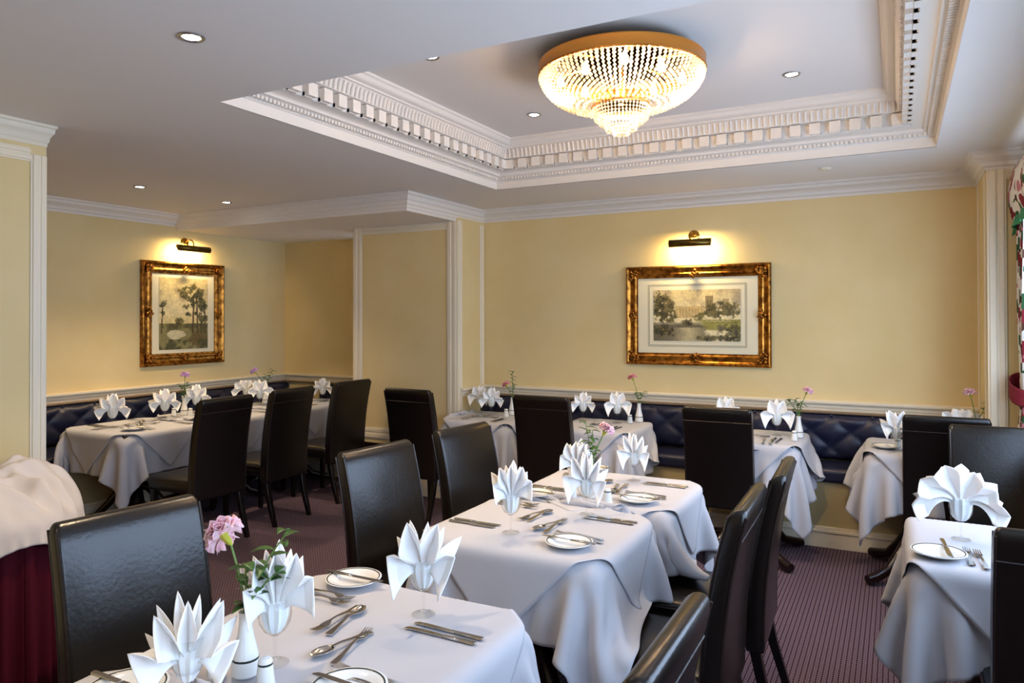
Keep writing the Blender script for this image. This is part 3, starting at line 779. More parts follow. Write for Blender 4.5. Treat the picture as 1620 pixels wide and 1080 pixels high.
def carnation(x, y, z, m, label, lean=(0, 0), h=.3, size=.036, seed=0, open_=0.5, sprig=None, tilt=(0, 0), slabel=None, slabh=.2):
    rng = random.Random(seed)
    r = thing('carnation', label, 'flower', (x, y, z), group='carnations in the bud vases')
    top = Vector((lean[0], lean[1], h))
    pts = [(0, 0, -.06), (lean[0] * .12, lean[1] * .12, h * .25), (lean[0] * .5, lean[1] * .5, h * .62), (lean[0] * .92, lean[1] * .92, h * .93)]
    st = MB().tube(pts, .0028, 7)
    st.obj('stem', M['stem'], r)
    ax = Vector((lean[0] * .9 + tilt[0], lean[1] * .9 + tilt[1], h * .5 + .02)).normalized(); rot = Vector((0, 0, 1)).rotation_difference(ax).to_matrix().to_4x4()
    Mx = Matrix.Translation(Vector(pts[-1])) @ rot
    c_ = MB().lathe([(.003, -.004), (.006, .003), (.0085, .014), (.0095, .026), (.012, .034)], 12, rib=(5, .08))
    c_.v = [tuple(Mx @ Vector(v)) for v in c_.v]; c_.obj('calyx', M['calyx'], r)
    b_ = MB(); n = 24
    for i in range(n):
        el = (.15 + 1.25 * (i / n)) * (1.0 if open_ < .6 else .9)
        petal(b_, (0, 0, .028), i * 2.399 + rng.uniform(-.2, .2), el, size * rng.uniform(.85, 1.1) * (1 - .15 * i / n), size * .62, rng, .5)
    b_.v = [tuple(Mx @ Vector(v)) for v in b_.v]; b_.obj('bloom', m, r, sharp=0, solid=.0006)
    lf = MB()
    for k in range(4): leaf(lf, Vector(pts[1]).lerp(Vector(pts[2]), .2 + .25 * k), (math.cos(k * 2.2 + seed), math.sin(k * 2.2 + seed), .9), .03, .0022, .7)
    lf.obj('leaf', M['stem'], r, sharp=0)
    if sprig:
        r2 = thing('leaf_sprig', slabel, 'foliage', (x, y, z), group='leaf sprigs in the bud vases')
        s_ = MB(); f = MB()
        for (lx, ly, hh, nl, LL) in sprig:
            P2 = [Vector((0, 0, -.05)), Vector((lx * .2, ly * .2, hh * .35)), Vector((lx * .6, ly * .6, hh * .72)), Vector((lx, ly, hh))]
            s_.tube(P2, .0018, 6)
            for k in range(nl):
                t = .28 + .72 * k / max(1, nl - 1); i0 = min(2, int(t * 3)); p = P2[i0].lerp(P2[i0 + 1], t * 3 - i0)
                a = k * 2.3 + seed + rng.uniform(-.4, .4); leaf(f, p, (math.cos(a) + lx * 3, math.sin(a) + ly * 3, rng.uniform(.1, .7)), LL * rng.uniform(.7, 1.15), LL * .27, rng.uniform(.2, .9))
        s_.obj('stem', M['stem'], r2); f.obj('foliage', M['leaf'], r2, sharp=0, solid=.0004)
    return r

def vase_with(x, y, key, flower_phrase, m, **kw):
    PV.put(at(x, y), random.uniform(0, 2), 'small white fluted bud vase on ' + PH[key])
    carnation(x, y, ZI + .14, m, flower_phrase, **kw)
def shaker(x, y, label): PSH.put(at(x, y), random.uniform(0, 3), label)
def knife(x, y, ang, label, z=ZI, rot=None): PK.put((x, y, z), ang, label, rot=rot)
def fork(x, y, ang, label, z=ZI, rot=None): PF.put((x, y, z), ang, label, rot=rot)
def spoon(x, y, ang, label, z=ZI): PS.put((x, y, z), ang, label)

def setting(key, cx, cy, face, who, kn=.2, fk=-.13, pl=-.23, edge=.39, items='KKFFPpS', plv=.22, dess=True):
    """a place laid for a diner; u runs to the diner's right, v forward; (cx, cy) middle of the place at the table centre line"""
    a = {'N': 0, 'W': PI / 2, 'S': PI, 'E': -PI / 2}[face]
    ca, sa = math.cos(a), math.sin(a)
    def W(u, v): return cx + u * ca - v * sa, cy + u * sa + v * ca
    ph = ', ' + who + ' of ' + PH[key]
    J = lambda s=.03: random.uniform(-s, s)
    if 'K' in items:
        knife(*W(kn - .017, -edge + .155), a + J(), 'dinner knife, inner one of the pair' + ph)
        knife(*W(kn + .017, -edge + .15), a + J(), 'dinner knife, outer one of the pair' + ph)
    if 'F' in items:
        fork(*W(fk - .018, -edge + .17), a + J(), 'fork, outer one of the pair' + ph)
        fork(*W(fk + .018, -edge + .18), a + J(), 'fork, inner one of the pair' + ph)
    if 'P' in items:
        x, y = W(pl, -edge + .17)
        PP.put((x, y, ZI), random.uniform(0, 3), 'white side plate with dark green rim' + ph)
        if 'p' in items: knife(x + .01 * J(1), y, a + 0 + J(.05), 'butter knife lying across the side plate' + ph, ZI + .0205)
    if 'S' in items:
        fork(*W(.01, -.075), a - PI / 2 + J(.25), 'dessert fork above the place' + ph)
        spoon(*W(0, -.045), a + PI / 2 + J(.25), 'dessert spoon above the place' + ph)
# ---- middle tables
setting('ma', -1.29, 2.64, 'W', 'right side', .195, -.09, -.19)
setting('mb', -1.265, 3.36, 'W', 'right side', .195, -.06, -.18)
setting('ma', -1.29, 2.76, 'E', 'left side', .22, -.12, -.3)
setting('mb', -1.265, 3.43, 'E', 'left side', .2, -.12, -.29)
glassnap(-1.174, 2.877, 'at the right of the nearer middle table', 'loose', -.1, .92)
glassnap(-1.336, 2.494, 'at the left of the nearer middle table', 'up', .35, .95)
glassnap(-1.201, 3.582, 'at the far right of the farther middle table', 'loose', .3, .82)
glassnap(-1.337, 3.152, 'half hidden at the left of the farther middle table', 'up', -.3, .9)
shaker(-1.319, 3.06, 'white shaker left of the vase on the middle tables'); shaker(-1.158, 3.087, 'white shaker right of the vase on the middle tables')
vase_with(-1.262, 3.16, 'mb', 'pink carnation leaning right above the middle tables', M['pink'], lean=(.05, .03), h=.16, size=.04, seed=3,
          sprig=[(-.03, .0, .2, 9, .05), (.0, .01, .17, 8, .045), (.03, -.02, .1, 7, .045)], slabel='green leaf sprig beside the pink carnation on the middle tables')
# ---- front table
setting('n1', -1.305, 1.43, 'W', 'right side', .185, -.11, -.175)
setting('n1', -1.305, 1.56, 'E', 'left side', .27, -.1, -.23)
glassnap(-1.187, 1.692, 'at the far right corner of the front table', 'star', -.35, 1.0, label='white star-folded napkin with sharp points standing in the glass at the front table corner')
glassnap(-1.34, 1.285, 'beside the pink flower on the front table', 'up', .5, 1.0, label='white pleated napkin behind the green leaves of the front flower')
vase_with(-1.362, 1.215, 'n1', 'large pale pink carnation leaning left, nearest to us', M['pink'], lean=(-.055, .0), h=.17, size=.05, seed=11, tilt=(-.1, 0),
          sprig=[(.075, .06, .19, 9, .062), (.07, .03, .1, 8, .055), (.0, .0, .12, 7, .06)], slabel='green leaf sprig beside the large pale pink carnation nearest to us')
shaker(-1.272, 1.191, 'white shaker with dark band right of the front vase'); shaker(-1.42, 1.18, 'white shaker half hidden behind the front star napkin')
glassnap(-1.352, 1.05, 'at the bottom edge of the photo', 'front', .15, .9, drop=.02, label='large white folded napkin at lower left, nearest to us')
setting('n2', -1.305, .8, 'E', 'left side', .2, -.13, -.225, items='PpF')
# ---- window table
PP.put((.124, 2.945, ZI), 0, 'white side plate with dark rim on the window table')
knife(.15, 2.98, math.radians(185), 'butter knife on the side plate of the window table', ZI + .0205)
fork(.217, 2.975, .03, 'fork nearer the side plate on the window table'); fork(.252, 2.955, .08, 'fork farther from the side plate on the window table')
glassnap(.208, 3.2, 'on the window table', 'wide', -.12, 1.12, label='wide white scalloped napkin fanned out in the glass on the window table')
spoon(.4, 3.13, 1.4, 'dessert spoon half hidden behind the right edge chair')
# ---- back-wall tables
def bt(k, cx, gl, vase, sh, m, fl, seed, items='FPK'):
    setting(k, cx, 5.36, 'N', 'chair side', .16, -.13, -.2, .32, items)
bt('b1', -3.05, 0, 0, 0, 0, 0, 0, 'FKS'); bt('b2', -2.05, 0, 0, 0, 0, 0, 0, 'KS'); bt('b3', -.89, 0, 0, 0, 0, 0, 0, 'KPS'); bt('b4', .135, 0, 0, 0, 0, 0, 0, 'P')
fork(-.8, 5.12, .1, 'fork beside the chair at the third back-wall table'); fork(-.75, 5.12, .05, 'second fork beside the chair at the third back-wall table')
glassnap(-3.28, 5.53, 'at the left of ' + PH['b1'], 'lily2', -.15, .92); glassnap(-3.09, 5.42, 'at the right of ' + PH['b1'], 'lily', .1, 1.0)
glassnap(-2.26, 5.47, 'at the left of ' + PH['b2'], 'lily', 0, .95); glassnap(-1.967, 5.47, 'at the right of ' + PH['b2'], 'lily2', .2, 1.)
glassnap(-1.13, 5.5, 'hidden behind the chair on ' + PH['b3'], 'lily2', 0, 1.0, label='white napkin top showing above the chair below the wide picture')
glassnap(-.756, 5.41, 'in plain view on ' + PH['b3'], 'lily2', .1, 1.05)
glassnap(-.008, 5.12, 'on ' + PH['b4'], 'star', .2, .95); glassnap(.37, 5.5, 'hidden behind the chairs on ' + PH['b4'], 'fan', 0, .98, label='white napkin top showing above the two chairs by the pilaster')
vase_with(-2.95, 5.54, 'b1', 'coral pink carnation beside tall leaves at the partition end of the back wall', M['coral'], lean=(-.05, 0), h=.1, size=.036, seed=5,
          sprig=[(.0, .0, .23, 14, .045), (.02, .0, .12, 8, .045)], slabel='tall green leaf sprig at the partition end of the back wall')
vase_with(-1.84, 5.63, 'b2', 'coral pink carnation standing left of the wide gilt picture', M['coral'], lean=(-.05, 0), h=.2, size=.036, seed=6,
          sprig=[(.04, .0, .1, 9, .05), (-.03, 0, .09, 7, .05)], slabel='drooping green leaf sprig at the second back-wall table')
vase_with(-.61, 5.4, 'b3', 'pink carnation leaning right against the wall right of the wide picture', M['pink'], lean=(.05, 0), h=.17, size=.038, seed=7,
          sprig=[(-.07, 0, .12, 9, .05), (-.02, 0, .12, 9, .05), (.02, 0, .1, 7, .045)], slabel='bushy green leaf sprig at the third back-wall table')
vase_with(.44, 5.42, 'b4', 'pink carnation in front of the right-hand pilaster', M['pink'], lean=(-.03, 0), h=.2, size=.04, seed=8,
          sprig=[(.07, 0, .16, 7, .045)], slabel='thin green sprig in front of the right-hand pilaster')
shaker(-2.93, 5.39, 'white shaker on ' + PH['b1']); shaker(-1.88, 5.52, 'white shaker on ' + PH['b2']); shaker(-.62, 5.24, 'white shaker on ' + PH['b3'])
shaker(-.0, 5.2, 'white shaker on ' + PH['b4'])
# ---- alcove tables
for k, y, it, it2 in (('t1', 3.72, 'KFPpS', 'FKS'), ('t2', 4.5, 'K', 'S'), ('t3', 5.1, 'KS', 'F')):
    setting(k, -5.31, y - .02, 'W', 'chair side', .2, -.13, -.22, items=it)
    setting(k, -5.31, y - .04, 'E', 'banquette side', .2, -.13, -.23, items=it2)
glassnap(-5.364, 3.488, 'at the near end of ' + PH['t1'], 'lily', .45, 1.15); glassnap(-5.39, 3.96, 'at the far end of ' + PH['t1'], 'lily', .5, 1.12)
glassnap(-5.52, 4.37, 'on ' + PH['t2'], 'lily', .4, 1.1)
glassnap(-5.378, 4.967, 'at the near end of ' + PH['t3'], 'lily2', .5, 1.05); glassnap(-5.62, 5.02, 'hidden behind the nearest alcove chair', 'fan', .4, .95, label='white napkin behind the nearest alcove chair')
glassnap(-5.1, 5.52, 'hidden behind the middle alcove chair', 'lily', .3, 1.0, label='white napkin showing above the middle alcove chair')
vase_with(-5.5, 4.23, 't2', 'lilac carnation below the upright tree picture', M['lilac'], lean=(.01, 0), h=.19, size=.04, seed=9,
          sprig=[(-.05, .0, .12, 10, .05), (.03, .0, .13, 9, .05)], slabel='green leaf sprig below the upright tree picture')
vase_with(-5.5, 5.15, 't3', 'lilac carnation toward the far alcove corner', M['lilac'], lean=(-.07, -.06), h=.17, size=.042, seed=10,
          sprig=[(.06, .04, .19, 12, .05), (.0, .0, .14, 9, .05)], slabel='green leaf sprig toward the far alcove corner')
shaker(-5.53, 4.15, 'white shaker left of the vase on ' + PH['t2']); shaker(-5.38, 4.2, 'white shaker right of the vase on ' + PH['t2'])

# ------------------------------------------------------------------ serving table with linen heap
r = thing('serving_table', 'small round serving table with pleated burgundy skirt at the left edge', 'table', (-3.5, 1.68, 0))
MB().lathe([(0, .72), (.31, .72), (.32, .73), (.32, .745), (0, .75)], 48).obj('tabletop', M['mahog'], r)
pr = [(.322, .742), (.325, .7), (.328, .5), (.33, .25), (.332, .01)]
vs = MB(); P = []
for (rad, z) in pr:
    row = []
    for i in range(241):
        a = 2 * PI * i / 240; w_ = .012 + (.75 - z) * .045
        row.append(((rad + w_ * (.6 * math.sin(22 * a) + .4 * math.sin(9 * a + 1))) * math.cos(a), (rad + w_ * (.6 * math.sin(22 * a) + .4 * math.sin(9 * a + 1))) * math.sin(a), z))
    P.append(row)
vs.grid(P); vs.obj('skirt', M['skirt'], r, sharp=0, solid=.002, subsurf=1)
def crumple(size, squash, n=52, steps=110, seed=4):
    rng = np.random.default_rng(seed); h = size / (n - 1)
    X, Y = np.meshgrid(np.linspace(-size / 2, size / 2, n), np.linspace(-size / 2, size / 2, n), indexing='ij')
    p = np.stack([X * squash, Y * squash, np.full_like(X, .96)], -1)
    for k in range(9):
        a = rng.uniform(0, PI); f = rng.uniform(6, 15); p[..., 2] += .022 * np.sin((X * math.cos(a) + Y * math.sin(a)) * f * 2 + rng.uniform(0, 6))
    p[..., :2] += rng.normal(0, .004, p.shape[:2] + (2,))
    S = slice; cons = []
    for o in (0, 1):
        cons += [((S(o, n - 1, 2), S(None)), (S(o + 1, n, 2), S(None)), h, 1.), ((S(None), S(o, n - 1, 2)), (S(None), S(o + 1, n, 2)), h, 1.),
                 ((S(o, n - 1, 2), S(0, n - 1)), (S(o + 1, n, 2), S(1, n)), h * 1.4142, .4), ((S(o, n - 1, 2), S(1, n)), (S(o + 1, n, 2), S(0, n - 1)), h * 1.4142, .4)]
    for o in (0, 1, 2, 3): cons += [((S(o, n - 2, 4), S(None)), (S(o + 2, n, 4), S(None)), 2 * h, .12), ((S(None), S(o, n - 2, 4)), (S(None), S(o + 2, n, 4)), 2 * h, .12)]
    RID = [(rng.uniform(-.5, .9), rng.uniform(-.3, .3), rng.uniform(.03, .075), rng.uniform(.018, .04)) for _ in range(6)] + [(rng.uniform(1.2, 2.4), rng.uniform(-.28, .28), rng.uniform(.025, .06), rng.uniform(.018, .04)) for _ in range(4)]
    v = np.zeros_like(p); dt = 1 / 50; floor_ = np.zeros(p.shape[:2])
    for st in range(steps):
        old = p.copy(); v[..., 2] -= 9.8 * dt; v *= .93; p = p + v * dt
        for it in range(9):
            for a, b_, rest, k in cons:
                A = p[a]; B = p[b_]; m0 = min(A.shape[0], B.shape[0]); m1 = min(A.shape[1], B.shape[1]); d = B[:m0, :m1] - A[:m0, :m1]
                L = np.sqrt((d * d).sum(-1)) + 1e-9; g = (k * .5 * (L - rest) / L)[..., None] * d
                p[a][:m0, :m1] += g; p[b_][:m0, :m1] -= g
            r_ = np.hypot(p[..., 0], p[..., 1]); ed = np.clip(1 - (r_ / .335) ** 2, 0, 1)
            floor_ = .757 + .06 * ed ** .5
            for (a_, c_, hh_, w_) in RID:
                u_ = p[..., 0] * math.cos(a_) + p[..., 1] * math.sin(a_) - c_; floor_ = floor_ + hh_ * np.exp(-(u_ / w_) ** 2) * ed ** .35
            k_ = (r_ < .338) & (p[..., 2] < floor_) & (p[..., 2] > .69); p[k_, 2] = floor_[k_]
            k_ = (r_ < .372) & (p[..., 2] <= .75); sc_ = .372 / (r_[k_] + 1e-9); p[k_, 0] *= sc_; p[k_, 1] *= sc_
        v = (p - old) / dt; k_ = p[..., 2] < floor_ + .004; v[k_] *= .05
        sp_ = np.linalg.norm(v, axis=-1, keepdims=True); v *= np.minimum(1, 1.5 / (sp_ + 1e-9))
    for i in range(n):          # hand-crushed creases
        for j in range(n):
            x, y, z = p[i, j]; w1 = noise.noise(Vector((x * 3, y * 3, 7))) * .16; w2 = noise.noise(Vector((x * 3, y * 3, 3))) * .16
            r1 = 1 - min(1, 3.2 * abs(noise.noise(Vector(((x + w1) * 3.2 + (y + w2) * 1.5, (y + w2) * 9, 1)))))
            r2 = 1 - min(1, 3.2 * abs(noise.noise(Vector(((x + w2) * 10, (y + w1) * 4 - x * 3, 5)))))
            r3 = 1 - min(1, 2.6 * abs(noise.noise(Vector(((x + w1) * 17, (y + w2) * 15, 8)))))
            k = min(1, max(0, (.37 - math.hypot(x, y)) / .06)); f = (.055 * r1 + .038 * r2 + .014 * r3) * (.3 + .7 * k)
            if k > 0: p[i, j, 2] += f
            h_ = (1 - k) * .5 * f; q_ = math.hypot(x, y) + 1e-6; p[i, j, 0] += x / q_ * h_; p[i, j, 1] += y / q_ * h_
    return p
o = MB().grid([[tuple(map(float, q_)) for q_ in row] for row in crumple(.9, .85, n=64, steps=60)]).obj('linen_heap', M['heap'], sharp=0, solid=.0025, subsurf=1); o.location = (-3.5, 1.68, 0)
tag(o, 'crumpled ivory linen cloth heaped on the burgundy skirted serving table', 'linen')

# ------------------------------------------------------------------ pictures
def smooth(a, lo, hi): return np.clip((a - lo) / (hi - lo), 0, 1)
def fbm(U, V, sc, seed):
    out = np.zeros_like(U)
    for i in range(U.shape[0]):
        for j in range(U.shape[1]):
            out[i, j] = noise.fractal(Vector((U[i, j] * sc, V[i, j] * sc, seed)), 1., 2.1, 4)
    return out
def blend(img, colh, mask):
    c_ = np.array(lin(colh)[:3]); img += (c_ - img) * np.clip(mask, 0, 1)[..., None]
def paint(kind, nu, nv, asp):
    U, V = np.meshgrid(np.linspace(0, 1, nu), np.linspace(0, 1, nv)); X = U * asp
    n1 = fbm(X, V, 5, 1.3); n2 = fbm(X, V, 14, 5.1)
    img = np.zeros(U.shape + (3,)); img[:] = lin('#cdbf93')[:3]
    blend(img, '#e4d8b0', smooth(V, .95, .5)); blend(img, '#a3947c', smooth(n1, .05, .6) * .8 * (V > .5))
    n3 = fbm(X, V, 34, 9.7); n4 = fbm(X, V, 9, 2.2)
    def blob(cx, cy, rx, ry, colr, s=.35):
        m_ = smooth(1 - ((X - cx) / rx) ** 2 - ((V - cy) / ry) ** 2 + s * 2.6 * n2 + s * n1 + s * 1.6 * n3, .05, .4)
        blend(img, colr, m_ * .92); blend(img, '#8a7a46', m_ * smooth(n3 + .5 * n4, .12, .4) * .55); blend(img, '#26281a', m_ * smooth(-n3 - n4, .1, .45) * .6)
    if kind == 'wide':
        A = asp
        blend(img, '#b9a06a', ((V < .68) & (X > A * .25) & (X < A * .6) & (V > .45)) * (.75 + .25 * n2))
        for k in range(9): blend(img, '#8d7446', (abs(X - A * (.28 + .036 * k)) < .008) * (V < .64) * (V > .48) * .6)
        blend(img, '#8a7a58', (X > A * .61) * (X < A * .695) * (V > .6) * (V < .88) * .95)
        for k in range(2): blend(img, '#5f5238', (abs(X - A * (.635 + .033 * k)) < .012) * (V > .66) * (V < .8) * .8)
        blend(img, '#9a8a66', (X > A * .8) * (X < A * .87) * (V > .7) * (V < .82) * .9)
        blob(A * .13, .62, A * .12, .3, '#4a4528'); blob(A * .05, .7, A * .08, .3, '#3c3a24'); blob(A * .22, .5, A * .06, .18, '#4d4a2c')
        blob(A * .68, .57, A * .13, .17, '#57502f'); blob(A * .86, .6, A * .16, .16, '#4b4a2c'); blob(A * .55, .48, A * .08, .1, '#5a5a34')
        blend(img, '#8f8a48', (V < .42) * (V > .22) * smooth(X / A, .45, .6)); blend(img, '#a7a055', (V < .34) * (V > .2) * smooth(X / A, .6, .8) * .7)
        blend(img, '#8c8470', (V < .36) * (X < A * .55) * (V > .3) * .9)
        blend(img, '#6a6450', (V < .32) * smooth(.75 - X / A + .4 * n1, .0, .2)); blend(img, '#c0b48e', (V < .26) * np.exp(-((X / A - .42) / .14) ** 2) * .9)
        blob(A * .1, .2, A * .16, .12, '#3b3826'); blob(A * .4, .36, A * .07, .07, '#3a3520'); blob(A * .95, .16, A * .13, .22, '#45452a'); blob(A * .75, .06, A * .25, .06, '#4a4a34')
        for k in range(14): blend(img, '#e6ddc6', ((X - A * (.62 + .02 * k)) ** 2 + (V - .4 + .01 * (k % 3)) ** 2 < .0001) * .8)
    else:
        A = asp
        blend(img, '#d8c58a', np.exp(-((V - .4) / .08) ** 2) * .7)
        blend(img, '#7f7a4c', (V < .36) * .95); blend(img, '#5e5c36', (V < .36) * smooth(n1, -.1, .3)); blend(img, '#c9c3a2', smooth(1 - ((X - A * .38) / (A * .26)) ** 2 - ((V - .2) / .07) ** 2 + n1 * .8, .1, .3))
        blend(img, '#6b5a34', smooth(1 - ((X - A * .75) / (A * .3)) ** 2 - ((V - .12) / .1) ** 2 + n1, .1, .5)); blend(img, '#4a4a2a', (V < .14) * smooth(n2 + n1, -.2, .3))
        for (x0, x1, y1, w_) in ((.68, .7, .78, .02), (.78, .76, .74, .018), (.86, .86, .62, .012), (.95, .93, .6, .012), (.05, .07, .6, .014)):
            xc = A * (x0 + (x1 - x0) * smooth(V, .25, y1)); blend(img, '#4d3322', (abs(X - xc) < w_ * A * .8) * (V > .22) * (V < y1))
        for (x, y, rx, ry) in ((.52, .8, .13, .08), (.66, .86, .12, .07), (.62, .72, .1, .06), (.8, .78, .13, .09), (.72, .65, .1, .06), (.86, .68, .1, .07), (.55, .6, .08, .04), (.9, .58, .09, .07), (.58, .5, .07, .03), (.75, .5, .12, .05), (.07, .64, .09, .06), (.06, .5, .05, .04), (.4, .4, .1, .06), (.9, .42, .12, .06)):
            blob(A * x, y, A * rx, ry, '#3a3d22', .5)
        blend(img, '#4c4426', (V < .36) * (V > .3) * smooth(n2, -.1, .2) * .8)
    img *= (1 + .22 * n3 + .12 * n4)[..., None]
    return np.clip(img * np.array([1.04, 1., .9]), 0, 1)
pm = bpy.data.materials.new('painted_print'); pm.use_nodes = True
an = pm.node_tree.nodes.new('ShaderNodeVertexColor'); an.layer_name = 'paint'
pm.node_tree.links.new(an.outputs['Color'], pm.node_tree.nodes['Principled BSDF'].inputs['Base Color']); pm.node_tree.nodes['Principled BSDF'].inputs['Roughness'].default_value = .6
def picture(loc, rz, w_, h_, fw, mw, mh, kind, label):
    """local: x right, z up, wall at y=0, front towards -y"""
    r = thing('framed_picture', label, 'picture', loc, rz)
    prof_ = [(0, 0), (0, .028), (.006, .036), (.014, .04), (.024, .034), (.034, .022), (.05, .02), (.06, .026), (.068, .024), (.078, .014), (fw, .012), (fw, 0)]
    prof_ = [(d * fw / .09 if d < fw else fw, hh) for d, hh in prof_]
    m = MB().strip([(d, hh) for d, hh in prof_], [(-w_ / 2, -h_ / 2), (w_ / 2, -h_ / 2), (w_ / 2, h_ / 2), (-w_ / 2, h_ / 2)], closed=True)
    m.v = [(x, -z, y) for x, y, z in m.v]; fr = m.obj('frame', M['gold'], r, sharp=30)
    def orn(cx, cz, ang, n=9, s=1.):
        q = MB(); rng = random.Random(int(cx * 1000 + cz * 77))
        for k in range(n):
            a = ang + (k - (n - 1) / 2) * (2.2 / n)
            for rr_, rad in ((.05, .011), (.03, .013)):
                q.ball((cx + s * rr_ * math.cos(a) * rng.uniform(.8, 1.25), -.034 - rng.uniform(0, .008), cz + s * rr_ * math.sin(a) * rng.uniform(.8, 1.25)), rad * s, (1, .8, 1), 8, 5)
        q.ball((cx, -.036, cz), .018 * s, (1, .8, 1)); q.obj('ornament', M['gold'], fr, sharp=0)
    e = fw * .45
    for sx in (-1, 1):
        for sz in (-1, 1): orn(sx * (w_ / 2 - e), sz * (h_ / 2 - e), math.atan2(-sz, -sx))
        orn(sx * (w_ / 2 - e), 0, 0 if sx < 0 else PI, 7, .9); orn(0, sx * (h_ / 2 - e), -sx * PI / 2, 9, .9)
    iw, ih = w_ - 2 * fw, h_ - 2 * fw
    MB().box(-iw / 2, iw / 2, -.008, -.002, -ih / 2, ih / 2).obj('mount', M['mount'], r, smooth=False)
    if kind == 'wide':
        q = MB()
        for g in (.035, .045):
            a, b_ = mw / 2 + g, mh / 2 + g; t_ = .0016
            q.box(-a, a, -.0088, -.008, -b_ - t_, -b_ + t_); q.box(-a, a, -.0088, -.008, b_ - t_, b_ + t_); q.box(-a - t_, -a + t_, -.0088, -.008, -b_, b_); q.box(a - t_, a + t_, -.0088, -.008, -b_, b_)
        q.obj('rule_line', M['line'], r, smooth=False)
    nu, nv = (230, 136) if kind == 'wide' else (124, 157)
    img = paint(kind, nu, nv, mw / mh)
    P = [[(-mw / 2 + mw * j / (nu - 1), -.0098, -mh / 2 + mh * i / (nv - 1)) for j in range(nu)] for i in range(nv)]
    me_b = MB().grid(P); me_b.v.append((0, -.008, 0)); o = me_b.obj('print', pm, r, smooth=False)
    ca = o.data.color_attributes.new('paint', 'FLOAT_COLOR', 'POINT')
    flat = np.concatenate([img.reshape(-1, 3), np.zeros((1, 3))], 0); flat = np.concatenate([flat, np.ones((len(flat), 1))], 1)
    ca.data.foreach_set('color', flat.astype(np.float32).ravel())
    return r
picture((-1.43, D - .002, 1.617), 0, 1.16, .81, .098, .70, .415, 'wide', 'wide gilt-framed landscape print with castle and river on the back wall')
picture((-6.148, 4.72, 1.65), PI / 2, .925, .99, .115, .545, .69, 'tall', 'upright gilt-framed print of tall pine trees on the alcove wall')
def lamp_light(kind, name, loc, energy, col, **kw):
    l = bpy.data.lights.new(name, kind); l.energy = energy; l.color = lin(col)[:3]
    for k, v in kw.items(): setattr(l, k, v)
    o = bpy.data.objects.new(name, l); C.objects.link(o); o.location = loc; return o
def picture_light(loc, rz, label, L=.33):
    r = thing('picture_light', label, 'lamp', loc, rz)
    m = MB().lathe([(0, 0), (.045, 0), (.045, .006), (.036, .014), (.02, .02), (0, .022)], 28); m.v = [(x, -z, y + .06) for x, y, z in m.v]; m.obj('backplate', M['brass'], r)
    MB().tube([(0, -.015, .06), (0, -.06, .085), (0, -.11, .075), (0, -.135, .045), (0, -.135, .02)], .006, 8).obj('arm', M['brass'], r)
    P = []
    for i in range(15):
        a = math.radians(-78 + 222 * i / 14)
        P.append([(x, -.135 - .03 * math.cos(a), -.008 + .03 * math.sin(a)) for x in (-L / 2, L / 2)])
    sh = MB().grid(P)
    for x in (-L / 2, L / 2):
        sh.add([(x, -.135 - .03 * math.cos(math.radians(-78 + 222 * i / 14)), -.008 + .03 * math.sin(math.radians(-78 + 222 * i / 14))) for i in range(15)], [tuple(range(15))])
    sh.obj('shade', M['brassdark'], r, solid=.0015)
    MB().tube([(-L / 2 + .03, -.13, -.004), (L / 2 - .03, -.13, -.004)], .009, 12).obj('bulb', M['tube'], r)
    a = lamp_light('AREA', 'picture_lamp_glow', (0, -.112, -.022), 7, '#ffdc98', shape='RECTANGLE', size=L - .06, size_y=.03); a.parent = r; a.rotation_euler = (math.radians(48), 0, 0)
    return r
picture_light((-1.445, D, 2.2), 0, 'brass picture light above the wide castle print')
picture_light((-6.15, 4.73, 2.285), PI / 2, 'brass picture light above the upright tree print', .36)

# ------------------------------------------------------------------ chandelier
CX, CY = -1.2, 3.41
r = thing('chandelier', 'round crystal basket chandelier with gold ring in the raised ceiling', 'chandelier', (CX, CY, 0))
MB().lathe([(.385, 2.86), (.405, 2.862), (.41, 2.855), (.408, 2.845), (.41, 2.81), (.413, 2.803), (.405, 2.797), (.388, 2.8), (.385, 2.86)], 72).obj('ring', M['ringgold'], r)
MB().lathe([(0, 2.92), (.09, 2.92), (.1, 2.905), (.03, 2.895), (.012, 2.88), (.012, 2.66), (.02, 2.655), (0, 2.65)], 24).obj('stem', M['ringgold'], r)
q = MB()
for k in range(6):
    a = k * PI / 3; q.tube([(.01 * math.cos(a), .01 * math.sin(a), 2.88), (.39 * math.cos(a), .39 * math.sin(a), 2.84)], .006, 6)
q.obj('spoke', M['ringgold'], r)
MB().lathe([(.135, 2.655), (.143, 2.655), (.146, 2.648), (.143, 2.64), (.135, 2.64), (.135, 2.655)], 48).obj('lower_ring', M['ringgold'], r)
def bead_at(mb, x, y, z, s):
    vs_ = [(x, y, z + s * 1.15), (x + s, y, z), (x, y + s, z), (x - s, y, z), (x, y - s, z), (x, y, z - s * 1.15)]
    mb.add(vs_, [(0, 1, 2), (0, 2, 3), (0, 3, 4), (0, 4, 1), (5, 2, 1), (5, 3, 2), (5, 4, 3), (5, 1, 4)])
q = MB()
rgc = random.Random(5)
for k in range(96):
    a = 2 * PI * k / 96; n = 15
    for i in range(n):
        t = min(1, (i + .5 * (k % 2)) / (n - 1)); rr_ = .14 + .262 * math.cos(t * PI / 2) ** .8; z = 2.797 - .15 * math.sin(t * PI / 2) ** 1.25
        if rr_ < .25 and k % 2: continue
        bead_at(q, rr_ * math.cos(a), rr_ * math.sin(a), z, rgc.uniform(.0085, .012))
o = q.obj('crystal_basket', M['crystal'], r, smooth=False); o['kind'] = 'stuff'
